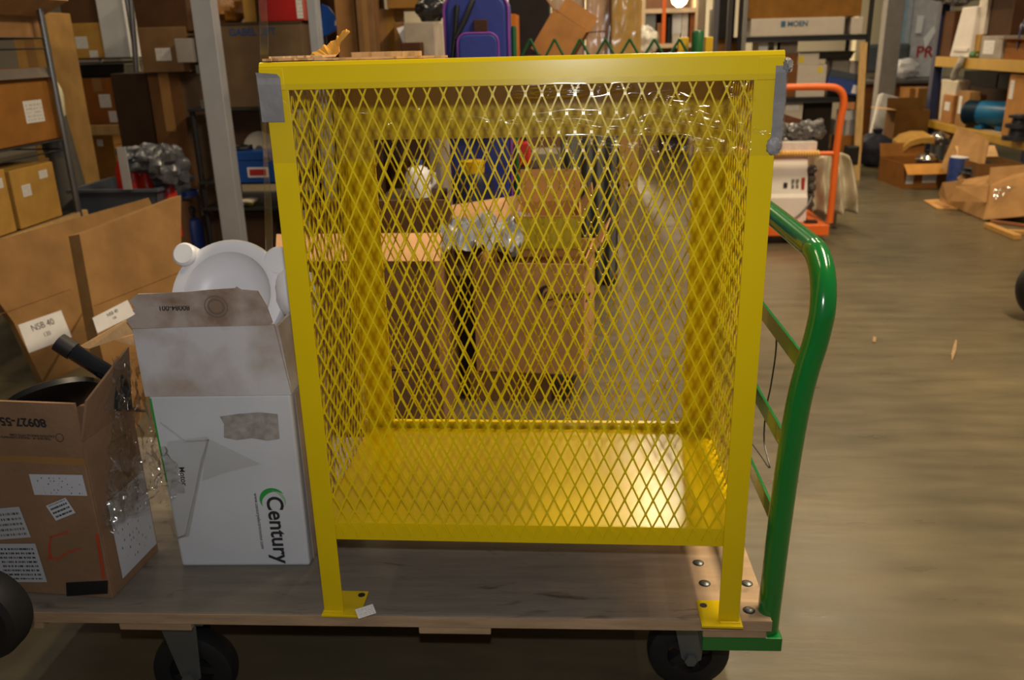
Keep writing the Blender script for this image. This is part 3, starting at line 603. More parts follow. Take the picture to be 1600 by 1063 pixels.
# ------------------------------------------------------------------ big folded cartons behind the cart
def plane_pts(px, p0, d1, d2):
    n = d1.cross(d2); out = []
    for x, y in px:
        d = ray(x, y); out.append(CAM+d*((p0-CAM).dot(n)/d.dot(n)))
    return out, n.normalized()
for (name, label, poly, base, lean, th, lab, crease, txt) in (
    ('flat_carton', 'big upright flattened carton at the back left, white label near its lower corner', [(-40, 385), (232, 309), (290, 420), (300, 520), (150, 580), (128, 700), (110, 700), (68, 600), (22, 505), (-40, 420)], (68, 600), .36, .03, [(28, 508), (95, 485), (112, 527), (45, 552)], [(-30, 502), (110, 452)], 'NSB 40'),
    ('flat_carton', 'big flattened carton standing in front of the other, its right edge behind the white housing', [(124, 366), (283, 305), (284, 470), (290, 900), (210, 900), (170, 600), (152, 522)], (172, 640), .2, .05, [(144, 497), (199, 469), (211, 492), (152, 521)], [(147, 478), (284, 424)], 'NSB 40')):
    o = thing(name, label, 'carton', (0, 0, 0), 0)
    p0 = P(base[0], base[1], Z=0) if lean > .3 else P(172, 640, Y=1.25)
    d1 = Vector((math.sin(math.radians(14)), math.cos(math.radians(14)), 0)); d2 = Vector((-lean*d1.y, lean*d1.x, 1))
    q, n = plane_pts(poly, p0, d1, d2)
    if n.dot(ray(100, 450)) > 0: n = -n
    q = [v if v.z > 0 else v-d2*(v.z/d2.z) for v in q]
    o.location = p0; q = [v-p0 for v in q]
    mm = card('big%d' % int(lean*100), (142, 106, 64))
    MB().prism(q, -n*th).build('panel', mm, o, bevel=.001)
    q, _ = plane_pts(lab, p0, d1, d2); q = [v-p0 for v in q]
    lbm = MB().prism([v+n*.0004 for v in q], n*.0008).build('shipping_label', PAPER, o)
    c = sum(q, Vector())/4; ex = (q[1]-q[0]).normalized(); ey = n.cross(ex)
    for body, dy, sz in ((txt, .25, .24), ('120', -.12, .16)):
        tx = text(body, (q[3]-q[0]).length*sz*1.3, INK, o, (0, 0, 0)); tx.matrix_basis = Matrix.Translation(c+n*.0016+ey*dy*(q[3]-q[0]).length*.9) @ Matrix((ex, ey, n)).transposed().to_4x4()
    q, _ = plane_pts(crease, p0, d1, d2); MB().tube([v-p0+n*.0003 for v in q], .0016, 6).build('crease', card('crease', (130, 90, 52)), o)
# tyres at the picture edges
def tyre(label, c, r, w, ax):
    o = thing('rubber_wheel', label, 'wheel', c); m = Matrix.Rotation(math.pi/2, 4, 'X') if ax == 'y' else Matrix.Rotation(math.pi/2, 4, 'Y')
    MB().lathe([(r*.62, -w*.4), (r*.8, -w*.5), (r*.94, -w*.42), (r, -w*.2), (r, w*.2), (r*.94, w*.42), (r*.8, w*.5), (r*.62, w*.4)], mtx=m, seg=44, caps=False).build('tyre', RUB, o, True)
    MB().lathe([(.0001, -w*.3), (r*.2, -w*.32), (r*.25, -w*.2), (r*.6, -w*.25), (r*.63, -w*.4), (r*.63, w*.4), (r*.6, w*.25), (r*.25, w*.2), (r*.2, w*.32), (.0001, w*.3)], mtx=m, seg=36, caps=False).build('rim', DARKST, o, True)
q = P(-32, 960, Y=-.18); tyre('black rubber wheel cut by the lower left edge of the picture', (q.x, -.18, q.z), .082, .06, 'y')
q = P(1640, 470, Y=2.6); tyre('black rubber wheel standing alone at the right edge of the floor', (q.x, 2.6, .15), .15, .1, 'y')
# ================================================================== BACKGROUND
def shelf_unit(label, name, x0, x1, y0, y1, posts, levels, pr=.016, pm=CHR, sm=DARKST, top=2.0, thick=.03, wires=True, cat='shelving'):
    o = thing(name, label, cat, ((x0+x1)/2, y0, 0)); ox, oy = (x0+x1)/2, y0
    for x, y in posts: MB().cyl((x-ox, y-oy, 0), (x-ox, y-oy, top), pr, 10).build('post', pm, o, True)
    for z in levels:
        b = MB()
        for (a, c) in (((x0, y0), (x1, y0)), ((x0, y1), (x1, y1)), ((x0, y0), (x0, y1)), ((x1, y0), (x1, y1))):
            b.cyl((a[0]-ox, a[1]-oy, z-thick), (c[0]-ox, c[1]-oy, z-thick), .004, 6); b.cyl((a[0]-ox, a[1]-oy, z-.004), (c[0]-ox, c[1]-oy, z-.004), .004, 6)
        e = b.build('shelf_frame', sm, o)
        if wires:
            b = MB(); n = int((x1-x0)/.03) if (x1-x0) > (y1-y0)*.5 else int((y1-y0)/.03)
            for k in range(1, n):
                x = x0+(x1-x0)*k/n; b.box(x-ox-.0018, x-ox+.0018, 0, y1-y0, z-.005, z-.001)
            tag(b.build('shelf_wires', sm, o), kind='stuff')
        else:
            MB().box(x0-ox, x1-ox, 0, y1-y0, z-thick, z-.0005).build('shelf_board', sm, o, bevel=.002)
    return o
# ---- left rack, running away from the camera (faces +x)
XL = -2.0
za = P(70, 222, X=XL).z; zt_ = P(40, 58, X=XL).z; zb = P(60, 345, X=XL).z
ye = P(100, 212, X=XL).y
shelf_unit('chrome wire rack at the far left whose corner post stands beside a white sack', 'wire_rack', XL-.5, XL, ye-1.0, ye, [(XL, ye), (XL-.5, ye), (XL, ye-1.0), (XL-.5, ye-1.0)], [za, zt_, zb-.02], sm=DARKST, top=1.75, thick=.05)
carton_side('amber carton with a white label on the middle shelf of the far left rack', -60, 108, 86, 212, XL-.03, .38, ORB, 1, za+.0005, tape=False, labels=((.72, .42, .22, .3),), flaps=(('f', -60, .05, card('greyflap', (110, 100, 92))),))
carton_side('brown carton with a pale flap on the top shelf of the far left rack', -70, 22, 66, 46, XL-.06, .38, BRN, 1, zt_+.0005, tape=False, open_=True, flaps=(('f', 25, .16, PALE), ('b', 80, .12, None)))
for i, (l, t, r, b_, m, lab) in enumerate(((-40, 268, 17, 362, OCH, 'ochre carton at the very left edge on the lowest shelf'), (22, 258, 92, 352, OCH, 'ochre carton with two small round labels on the lowest left shelf'))):
    carton_side(lab, l, t, r, b_, XL-.02, .4, m, 1, zb-.0195, group='ochre cartons on the lowest left shelf', labels=((.28, .62, .2, .2), (.72, .82, .2, .14)) if i else ((.75, .8, .25, .15),), tape=False)
tag(MB().box(XL-.015, XL+.012, ye-1.0, ye+.06, zb-.05, zb-.0215).build('shelf_lath', LATH, None), 'pale wooden lath along the front of the lowest left shelf', 'lath')
q = P(92, 262, X=XL-.1)
pl_ = thing('wire_basket', 'small grey wire pail standing on the cartons of the lowest left shelf', 'pail', (q.x, q.y, P(57, 258, X=XL-.02).z+.002))
MB().lathe([(.05, 0), (.062, .085), (.066, .088), (.066, .092), (.059, .09), (.047, .003)], seg=24, caps=False).build('pail_wall', GMET, pl_, True); MB().lathe([(.0001, .002), (.05, .002)], seg=24, caps=False).build('pail_base', GMET, pl_)
carton('tall tan carton standing between the left rack and the back rack', 58, 18, 106, 250, 3.4, .3, card('tallw', (170, 130, 72)), z=0, tape=True)
o = thing('white_sack', 'cream white sack bulging out behind the post of the left rack', 'sack', P(100, 250, Y=3.15)); o.location.z = 0
zz = P(98, 160, Y=3.15).z
MB().blob((0, 0, zz), (.06, .05, .13), 4, .12, 1.5).build('sack_top', mat('cream_sack', S(214, 206, 176), .6, 0, .05, 8), o, True)
MB().tube([(0, .0, 0), (0, 0, zz*.5), (.0, 0, zz-.05)], [.10, .09, .05], 14).build('sack_body', mat('grey_sack', S(90, 86, 80), .8), o, True)
# ---- back left rack (faces the camera)
YB = 4.3
zb1 = P(150, 91, Y=YB).z; zb2 = P(150, 197, Y=YB).z; zb3 = P(140, 287, Y=YB).z
xb0 = P(98, 150, Y=YB).x; xb1 = P(222, 150, Y=YB).x
shelf_unit('chrome wire rack against the back left with amber and ochre cartons', 'wire_rack', xb0, xb1, YB, YB+.55, [(xb0, YB), (xb1, YB), (xb0, YB+.55), (xb1, YB+.55)], [zb1, zb2, zb3], top=1.9, pr=.014)
carton('ochre carton with white stickers on the top shelf of the back left rack', 100, 36, 166, 88, YB+.03, .35, OCH, z=zb1+.0005, tape=False, labels=((.48, .45, .28, .34), (.72, .12, .2, .2)))
carton('dark carton lying on the ochre stickered carton at the back left', 98, -30, 158, 34, YB+.06, .3, DRK, z=P(133, 36, Y=YB+.03).z+.001, tape=False)
carton('tall white carton leaning on the top shelf of the back left rack', 164, -30, 203, 84, YB+.02, .3, WHITE, z=zb1+.0005, tape=False, rot=6)
o = carton('amber carton with two white labels on the middle shelf of the back left rack', 128, 122, 197, 194, YB+.04, .35, card('amber2', (138, 84, 34)), z=zb2+.0005, tape=True, labels=((.62, .52, .26, .28), (.8, .18, .3, .24)))
o = thing('black_bin', 'black plastic bin lying above the amber two label carton', 'bin', (P(155, 120, Y=YB+.1).x, YB+.2, P(155, 122, Y=YB+.04).z+.001))
MB().hexa([(-.16, -.1, 0), (.17, -.1, 0), (.17, .12, 0), (-.16, .12, 0)], [(-.18, -.12, .075), (.19, -.12, .075), (.19, .14, .075), (-.18, .14, .075)]).build('bin_body', BLACK, o, bevel=.006)
MB().box(-.19, .2, -.13, .15, .0752, .083).build('bin_rim', BLACK, o)
tag(MB().box(P(124, 200, Y=YB-.05).x, P(196, 200, Y=YB-.05).x, YB-.06, YB-.025, P(150, 211, Y=YB-.05).z, P(150, 196, Y=YB-.05).z).build('pine_board', LATH, None), 'pale pine board across the front of the back left rack', 'board')
carton('ochre carton standing on end on the bottom shelf of the back left rack', 108, 212, 145, 283, YB+.03, .3, OCH, z=zb3+.0005, tape=False)
carton('brown carton beside the upended ochre carton on the bottom back shelf', 147, 212, 188, 285, YB+.02, .3, card('och2', (150, 104, 44)), z=zb3+.0005, labels=((.5, .85, .22, .14),), tape=False)
carton('dark carton under the bottom shelf of the back left rack', 100, 292, 178, 345, YB+.06, .35, DRK, z=.0, tape=False)
tag(MB().lathe([(.036, 0), (.042, .004), (.042, .02), (.036, .024)], mtx=Matrix.Translation(P(217, 153, Y=4.15)), seg=24).build('cream_cap', mat('cream_plastic', S(206, 196, 160), .5), None, True), 'cream coloured round cap at the foot of the bright rack tube', 'cap')
q0, q1 = P(203, -20, Y=4.15), P(216, 142, Y=4.15)
tag(MB().cyl(q0, q1, .018, 12).build('rack_tube', CHR, None, True), 'bright chrome tube standing on the cream cap at the back left', 'tube')
# pile left of the steel column
YC = 3.6
carton('dark brown carton tipped on the top of the pile left of the steel column', 212, -40, 300, 54, YC, .4, card('dkb', (84, 56, 34)), rot=-8, tape=True, z=P(255, 50, Y=YC).z)
carton('brown carton with a white label under the tipped carton of the pile', 222, 42, 300, 112, YC-.02, .4, card('dkb2', (124, 94, 62)), rot=-5, labels=((.48, .4, .32, .28),), tape=False, z=P(255, 113, Y=YC).z)
carton('grey white carton wedged beside the steel column in the pile', 277, 60, 303, 98, YC-.1, .12, card('greyc', (150, 144, 140)), tape=False, z=P(290, 98, Y=YC-.1).z)
o = carton('tall black brown carton standing on the floor below the pile', 202, 114, 258, 300, YC+.02, .35, card('blackb', (52, 36, 24)), tape=False, z=0)
carton('tall brown carton standing on the floor against the steel column', 262, 114, 312, 330, YC+.01, .35, card('tallb', (98, 66, 36)), tape=True, z=0)
# grey tote with red bottles
YT = 2.9
q = P(186, 350, Y=YT); tw = (P(252, 320, Y=YT)-P(118, 320, Y=YT)).length; zt2 = P(200, 297, Y=YT).z
to = thing('storage_tote', 'open grey plastic tote holding red bottles behind the big flattened cartons', 'tote', (q.x, YT, 0))
b = MB(); h0, w0, w1, dd = zt2-.32, tw/2-.04, tw/2, .42
for (a, c) in ((((-w0, .02), (w0, .02)), ((-w1, 0), (w1, 0))), (((w0, .02), (w0, dd-.02)), ((w1, 0), (w1, dd))), (((w0, dd-.02), (-w0, dd-.02)), ((w1, dd), (-w1, dd))), (((-w0, dd-.02), (-w0, .02)), ((-w1, dd), (-w1, 0)))):
    lo = [Vector((p[0], p[1], .32)) for p in a]; hi = [Vector((p[0], p[1], zt2)) for p in c]; n = (lo[1]-lo[0]).cross(Vector((0, 0, 1))).normalized()*.006
    b.hexa([lo[0], lo[1], lo[1]-n, lo[0]-n], [hi[0], hi[1], hi[1]-n, hi[0]-n])
b.box(-w0, w0, .02, dd-.02, .315, .325); b.build('tote_body', TOTE, to)
MB().box(-w1-.015, w1+.015, -.015, .004, zt2-.012, zt2+.006).box(-w1-.015, w1+.015, dd-.004, dd+.015, zt2-.012, zt2+.006).box(-w1-.015, -w1+.004, .004, dd-.004, zt2-.012, zt2+.006).box(w1-.004, w1+.015, .004, dd-.004, zt2-.012, zt2+.006).build('tote_rim', TOTE, to, bevel=.003)
carton('brown carton standing on the floor under the grey tote', 130, 330, 270, 420, YT+.03, .36, DRK, z=0, tape=False)
def bottle(label, px, py0, py1, Y, r, m, cap, grp):
    p0 = P(px, py0, Y=Y); p1 = P(px, py1, Y=Y); h = p0.z-p1.z
    o = thing('red_bottle', label, 'bottle', (p1.x, Y, p1.z), 0, grp)
    MB().lathe([(.0001, 0), (r, .002), (r, h*.62), (r*.9, h*.7), (r*.42, h*.82), (r*.38, h*.9), (.0001, h*.9)], seg=20, caps=False).build('bottle_body', m, o, True)
    MB().lathe([(r*.44, h*.9), (r*.44, h), (.0001, h)], seg=16, caps=False).build('cap', cap, o, True)
zfl = .326
for px, y0, lab in ((197, 232, 'first red bottle from the left in the grey tote'), (212, 240, 'second red bottle from the left in the grey tote'), (231, 258, 'middle red bottle half under the grey bag in the tote'), (264, 268, 'red bottle at the right end of the grey tote')):
    p1 = P(px, 300, Y=YT+.14); p0 = P(px, y0, Y=YT+.14); h = p0.z-zfl
    o = thing('red_bottle', lab, 'bottle', (p1.x, YT+.14, zfl), 0, 'red bottles in the grey tote'); r = .038
    MB().lathe([(.0001, 0), (r, .002), (r, h*.7), (r*.9, h*.78), (r*.42, h*.88), (r*.4, h*.93), (.0001, h*.93)], seg=20, caps=False).build('bottle_body', RED, o, True)
    MB().lathe([(r*.46, h*.93), (r*.46, h), (.0001, h)], seg=16, caps=False).build('cap', BLACK, o, True)
o = thing('grey_bag', 'dark grey crumpled plastic bag heaped over the red bottles', 'bag', (P(238, 262, Y=YT+.1).x, YT+.12, P(238, 270, Y=YT+.1).z))
GB = foil('darkgrey', (76, 78, 84), .3)
MB().blob((-.05, 0, .07), (.10, .09, .07), 3, .35, 2.2, 34, 22).build('bag_lobe', GB, o, True); MB().blob((.07, .0, .03), (.10, .09, .11), 8, .35, 2.2, 34, 22).build('bag_lobe', GB, o, True)
tag(MB().box(P(183, 230, Y=YT-.02).x, P(196, 230, Y=YT-.02).x, YT-.03, YT-.018, P(190, 296, Y=YT-.02).z, P(190, 230, Y=YT-.02).z).build('white_strip', STEEL, None), 'pale grey upright strip clipped to the rim of the grey tote', 'strip')
# steel column
p0, p1 = P(316, 0, Y=3.1), P(365, 400, Y=3.1)
cc = thing('steel_column', 'galvanised steel column standing left of the cage', 'column', (P(340, 200, Y=3.1).x, 3.1, 0)); cw = .052
b = MB(); 
for a in ((-cw, cw, -.004, .004), (-cw, -cw+.008, .004, .08), (cw-.008, cw, .004, .08)): b.box(*a, 0, 2.4)
b.build('channel', STEEL, cc, bevel=.002)
for z in (.9, 1.12): MB().lathe([(.0001, 0), (.012, 0), (.012, .006), (.0001, .009)], mtx=Matrix.Translation((-cw-.012, .03, z)) @ Matrix.Rotation(math.pi/2, 4, 'Y'), seg=8, caps=False).build('bolt', GMET, cc, True)
for z in (1.0, 1.17): MB().box(-cw-.02, -cw-.0005, .0, .05, z-.02, z+.02).build('clip', GMET, cc)
# shelf right of the column
YD = 3.5
z1, z2, z3 = P(400, 168, Y=YD).z, P(380, 284, Y=YD).z, P(385, 325, Y=YD).z
xa, xc = P(330, 200, Y=YD).x, P(482, 200, Y=YD).x
shelf_unit('dark shelf unit behind the steel column carrying the big brown carton', 'shelf_unit', xa-.12, xc+.03, YD, YD+.6, [(xa-.11, YD+.03), (xc, YD+.03), (xa-.11, YD+.57), (xc, YD+.57)], [z1, z2, z3], top=z1, wires=False, pm=DARKST, sm=DARKST, thick=.012)
o = carton('big brown carton with blue lettering on the shelf behind the steel column', 322, 38, 483, 166, YD+.02, .5, card('bigc', (104, 84, 62)), z=z1+.0005, tape=False, labels=())
w_ = (P(483, 100, Y=YD)-P(322, 100, Y=YD)).length; hgt = P(400, 38, Y=YD).z-z1
text('GABEL LIFT', .052, INKB, o, (.02, -.0015, hgt*.91), (90, 0, 0), bold=.001)
MB().box(-w_/2-.003, w_/2+.003, -.003, .503, hgt-.001, hgt+.012).build('carton_lid', card('lid', (70, 56, 40)), o)
sheet('shipping_label', .062, .085, paper_print('bigl', lines=4), o, (w_*.5*.16, -.0012, hgt*.28))
tag(MB().blob(P(352, 12, Y=YD+.2), (.13, .1, .085), 5, .25, 2.5, 28, 18, flatz=-.08).build('amber_sack', foil('amber', (150, 98, 30), .4), None, True), 'amber brown plastic sack lying on top of the big lettered carton', 'sack')
bpy.data.objects['amber_sack'].location.z = hgt+z1+.094-(P(352, 12, Y=YD+.2).z)
carton('ochre carton between the amber sack and the red carton', 382, -40, 402, 36, YD+.08, .25, OCH, z=z1+hgt+.013, tape=False)
carton('glossy red carton on top of the big lettered carton', 407, -40, 476, 35, YD+.04, .3, mat('red_card', S(168, 24, 18), .35, 0, .12, 9), z=z1+hgt+.013, tape=False, labels=((.92, .3, .14, .5),))
carton('dark carton with a white label under the big lettered carton', 340, 172, 428, 283, YD+.12, .4, card('dk3', (84, 62, 46)), z=z2+.0005, tape=False, labels=((.28, .42, .2, .32),))
o = thing('white_reel', 'round white reel leaning against the dark carton above the blue toolbox', 'reel', P(408, 236, Y=YD+.1)); o.location.z = z2+.07
MB().lathe([(.0001, .02), (.095, .02), (.1, .015), (.1, -.015), (.095, -.02), (.0001, -.02)], mtx=Matrix.Translation((0, 0, .1)) @ Matrix.Rotation(math.radians(80), 4, 'X'), seg=36, caps=False).build('reel_disc', mat('dull_white', S(170, 164, 156), .6), o, True); MB().lathe([(.0001, .03), (.02, .03), (.02, .02)], mtx=Matrix.Translation((0, 0, .1)) @ Matrix.Rotation(math.radians(80), 4, 'X'), seg=16, caps=False).build('reel_hub', GMET, o, True)
xw0, xw1 = P(343, 260, Y=YD-.06).x, P(427, 260, Y=YD-.06).x
bt = thing('blue_toolbox', 'blue toolbox with a red and white badge behind the upper left cage post', 'toolbox', ((xw0+xw1)/2, YD-.06, z2+.0005)); bh_ = P(385, 237, Y=YD-.06).z-z2; ww = (xw1-xw0)/2
MB().box(-ww, ww, 0, .17, 0, bh_).build('toolbox_body', BLUE, bt, bevel=.005); MB().box(-ww-.002, ww+.002, -.002, .172, bh_*.72, bh_*.74).build('lid_seam', mat('dark_blue', S(14, 40, 90), .5), bt)
MB().box(ww*.02, ww*.8, -.0025, .001, bh_*.18, bh_*.50).build('badge_plate', PAPER, bt); MB().box(ww*.1, ww*.72, -.0042, -.0026, bh_*.24, bh_*.44).build('badge', INKR, bt)
o = thing('black_coil', 'coiled black cable lying on top of the blue toolbox', 'cable', P(378, 236, Y=YD+.02)); o.location.z = z2+bh_+.0085
pts = [Vector((.055*math.cos(a)*(1+.05*math.sin(3*a)), .045*math.sin(a), .004*(k % 7)*.6)) for k, a in enumerate([2*math.pi*i/20 for i in range(62)])]
MB().tube(pts, .008, 8).build('cable_loops', BLACK, o, True)
o = thing('white_gloves', 'pair of crumpled cream work gloves on the shelf below the blue toolbox', 'gloves', P(372, 322, Y=YD+.03)); o.location.z = z3+.016
GLV = mat('cream_cloth', S(222, 208, 178), .85, 0, .08, 12, .3, 60)
b = MB().blob((-.03, 0, .012), (.085, .05, .026), 4, .3, 2.4); 
b.build('palm', GLV, o, True)
for k in range(4): MB().tube([(.02, -.03+.02*k, .018), (.07, -.04+.026*k, .026), (.105, -.045+.03*k, .022)], [.014, .012, .009], 10).build('finger', GLV, o, True)
tag(MB().blob(P(388, 300, Y=YD+.06), (.025, .02, .016), 3, .1).build('yellow_ball', mat('lime_plastic', S(170, 170, 40), .4), None, True), 'small lime yellow ball next to the cream gloves', 'ball'); bpy.data.objects['yellow_ball'].location.z = z3+.017-P(388, 300, Y=YD+.06).z
carton('dark brown carton on the floor under the shelf behind the cage post', 352, 331, 442, 470, YD+.05, .45, card('dk4', (70, 48, 34)), z=0, tape=False)
# blue gas cylinder
q = P(309, 405, Y=3.25)
gc = thing('gas_cylinder', 'blue gas cylinder with a black valve guard beside the steel column', 'cylinder', (q.x-.0, 3.25, 0)); zc = P(309, 340, Y=3.25).z; zc2 = P(309, 297, Y=3.25).z
MB().lathe([(.0001, 0), (.05, .002), (.055, .02), (.055, zc-.05), (.045, zc-.012), (.025, zc), (.0001, zc)], seg=26, caps=False).build('tank', mat('deep_blue', S(16, 44, 110), .4), gc, True)
MB().lathe([(.02, zc), (.02, zc+.03), (.03, zc+.034), (.03, zc+.06), (.0001, zc+.064)], seg=18, caps=False).build('valve', BLACK, gc, True)
MB().lathe([(.05, zc2-.03), (.056, zc2-.03), (.056, zc2), (.05, zc2)], seg=26, caps=False).build('guard_ring', mat('deep_blue', S(16, 44, 110)), gc, True)
for k in range(3): a = 2*math.pi*k/3; MB().cyl((.053*math.cos(a), .053*math.sin(a), zc-.005), (.053*math.cos(a), .053*math.sin(a), zc2-.01), .006, 8).build('guard_bar', BLACK, gc)
q = P(352, 404, Y=3.2)
o = thing('blue_fitting', 'small bright blue valve fitting next to the steel column above the white housing', 'fitting', (q.x, 3.2, 0)); zq = P(352, 390, Y=3.2).z
MB().cyl((0, 0, 0), (0, 0, zq-.03), .02, 12).build('stem', DARKST, o, True); MB().lathe([(.0001, zq-.03), (.045, zq-.028), (.05, zq-.01), (.04, zq), (.0001, zq+.004)], seg=18, caps=False).cyl((-.0, 0, zq-.02), (.06, 0, zq+.02), .014, 10).build('handwheel', mat('sky_blue', S(30, 96, 190), .4), o, True)
# ------------------------------------------------------------------ behind the cage: left heap of cartons
def fcarton(label, l, t, r, Y, d, m, **k): return carton(label, l, t, r, 640, Y, d, m, z=k.pop('z', 0), **k)
zs_ = P(620, 578, Y=1.28).z
o = fcarton('lower brown carton on the floor behind the left half of the cage', 446, 580, 694, 1.28, .45, card('lowl', (126, 96, 68)), tape=True)
carton('upper brown carton behind the cage, its pale front flap folded out', 440, 408, 690, 579, 1.28, .44, card('upl', (134, 100, 70)), z=zs_+.0012, open_=True, flaps=(('b', 100, .12, None),))
zt3 = P(560, 408, Y=1.28).z
fo = bpy.data.objects[o.name]
tag(MB().hexa([P(430, 408, Y=1.27), P(688, 408, Y=1.27), P(688, 409, Y=1.275), P(430, 409, Y=1.275)], [P(432, 366, Y=1.34), P(690, 364, Y=1.34), P(690, 364, Y=1.346), P(432, 366, Y=1.346)]).build('pale_flap', card('peach', (224, 176, 128)), None), 'pale peach cardboard flap standing along the top of the upper brown carton behind the cage', 'cardboard')
# centre heap
YM = 1.62
zl = P(810, 582, Y=YM).z
carton('small brown carton at the bottom of the central heap behind the cage', 735, 582, 862, 640, YM, .4, card('cen1', (128, 96, 58)), z=0, tape=True)
o = carton('tilted brown carton with a black crescent logo in the central heap behind the cage', 742, 412, 914, 581, YM-.02, .42, card('cen2', (190, 146, 96)), z=zl+.006, rot=-6, tape=False, open_=True, flaps=(('r', 55, .10, None),))
wd_ = (P(914, 500, Y=YM)-P(742, 500, Y=YM)).length; hz = P(828, 412, Y=YM-.02).z-zl
crescent(o, wd_*.17, -.0015, hz*.72, .034, INK, 'logo_swoosh', 60, 270, .5, ny=-.0008)
text('Century', .05, INK, o, (wd_*.345, -.0014, hz*.715), (90, -4, 0), bold=.0006); text('www.century.com', .012, INK, o, (wd_*.3, -.0014, hz*.62), (90, -6, 0))
YW = mat('yellow_label_tape', S(176, 160, 30), .4, 0, .2, 30, 0, 40)
o = carton('open carton wrapped in yellow tape on top of the logo carton behind the cage', 806, 338, 908, 410, YM+.03, .3, card('cen3', (168, 124, 72)), z=zl+hz+.012, tape=False, open_=True, flaps=(('b', 80, .12, None), ('r', 60, .08, None)))
wq = (P(908, 370, Y=YM)-P(806, 370, Y=YM)).length; hq = P(857, 338, Y=YM+.03).z-(zl+hz+.012)
MB().box(-wq/2-.0015, wq/2+.0015, -.0015, -.0004, hq*.2, hq*.95).build('yellow_tape', YW, o)
tag(crumple('silver_film', [P(682, 400, Y=1.45), P(806, 410, Y=1.5), P(826, 352, Y=1.75), P(690, 356, Y=1.75)], 40, 30, .07, 5, 6, foil('silver', (150, 152, 158), .22)), 'crumpled silvery film heaped beside the yellow taped carton behind the cage', 'film')
carton('dark brown carton on the floor under the silvery film behind the cage', 690, 430, 760, 640, 1.85, .4, card('dk6', (58, 44, 32)), z=0, tape=False)
tag(MB().hexa([P(664, 360, Y=1.95), P(822, 350, Y=1.95), P(822, 351, Y=1.955), P(664, 361, Y=1.955)], [P(668, 326, Y=2.0), P(812, 305, Y=2.0), P(812, 305, Y=2.006), P(668, 326, Y=2.006)]).build('peach_flap', card('peach', (224, 176, 128)), None), 'slanted peach cardboard flap above the silvery film in the central heap', 'cardboard')
carton('plain brown carton standing behind the slanted peach flap', 672, 352, 815, 520, 2.02, .35, card('dk7', (96, 70, 46)), z=0, tape=False)
# grey tarp panel
q0, q1 = P(893, 420, Z=0), P(975, 400, Z=0); Yp = 3.2
o = thing('grey_tarp', 'tall grey tarpaulin hanging in folds beside the bright aisle behind the cage', 'tarpaulin', (P(932, 420, Y=Yp).x, Yp, 0)); tx0, tx1 = P(880, 420, Y=Yp).x-o.location.x, P(962, 420, Y=Yp).x-o.location.x; tz = P(920, 170, Y=Yp).z
vs, fs = [], []
for j in range(13):
    for i in range(41):
        u = i/40; v = j/12; vs.append((tx0+(tx1-tx0)*u+.01*noise.noise(Vector((v*2, u*3, 1))), .03*math.sin(u*26+noise.noise(Vector((u*4, v, 0)))*2)*(1-.4*v)+.02*noise.noise(Vector((u*5, v*3, 4))), tz*v))
for j in range(12):
    for i in range(40): fs.append((j*41+i, j*41+i+1, (j+1)*41+i+1, (j+1)*41+i))
tp = MB().add(vs, fs).build('sheet', mat('grey_tarp', S(96, 98, 96), .55, 0, .12, 6), o, True); tp.modifiers.new('solid', 'SOLIDIFY').thickness = .004
MB().box(tx0-.01, tx1+.01, -.015, .015, tz-.005, tz+.02).build('top_rail', DARKST, o)
for x in (tx0, tx1): MB().cyl((x, .045, 0), (x, .045, tz), .012, 10).build('upright', DARKST, o)
# blue bag
bq = P(740, 345, Y=2.6); bagz = P(740, -12, Y=2.6).z
bg = thing('blue_bag', 'tall blue padded bag with purple piping standing behind the cage', 'bag', (bq.x, 2.6, 0))
NAVY, PUR = mat('blue_nylon', S(40, 54, 140), .55, 0, .1, 7, .2, 50), mat('purple_piping', S(128, 62, 160), .5)
bx0, bx1 = P(694, 60, Y=2.6).x-bq.x, P(794, 60, Y=2.6).x-bq.x
def rounded(x0, x1, z0, z1, r):
    out = [(x0, z0), (x1, z0)]
    for k in range(7): a = math.pi/2*k/6; out.append((x1-r+r*math.cos(a), z1-r+r*math.sin(a)))
    for k in range(7): a = math.pi/2+math.pi/2*k/6; out.append((x0+r+r*math.cos(a), z1-r+r*math.sin(a)))
    return out
pr_ = rounded(bx0, bx1, .02, bagz, .07)
MB().prism([(x, .02, z) for x, z in pr_], (0, .2, 0)).build('bag_body', NAVY, bg, bevel=.02)
zpk = P(740, 52, Y=2.58).z
pk = rounded(P(714, 60, Y=2.56).x-bq.x, P(778, 60, Y=2.56).x-bq.x, P(740, 200, Y=2.58).z, zpk, .04)
MB().prism([(x, -.035, z) for x, z in pk], (0, .055, 0)).build('front_pocket', NAVY, bg, bevel=.012)
MB().tube([(x, -.03, z) for x, z in pk], .0045, 8, True).build('piping', PUR, bg, True); MB().tube([(x*1.0, .024, z) for x, z in pr_], .0055, 8, True).build('piping', PUR, bg, True)
MB().box(P(738, 40, Y=2.56).x-bq.x, P(760, 40, Y=2.56).x-bq.x, .0, .019, P(748, 50, Y=2.56).z, P(748, 30, Y=2.56).z).build('brown_patch', card('patch', (70, 46, 36)), bg, bevel=.003)
MB().tube([(bx0+.06, .015, bagz-.05), (bx0+.05, -.01, zpk+.0), (bx0+.03, -.005, zpk-.12), (bx0+.02, .01, zpk-.3)], .011, 10).build('strap', BLACK, bg, True); MB().tube([(bx0+.13, .015, bagz-.03), (bx0+.10, -.015, zpk+.06), (bx0+.05, -.015, zpk-.02)], .012, 10).build('strap', BLACK, bg, True)
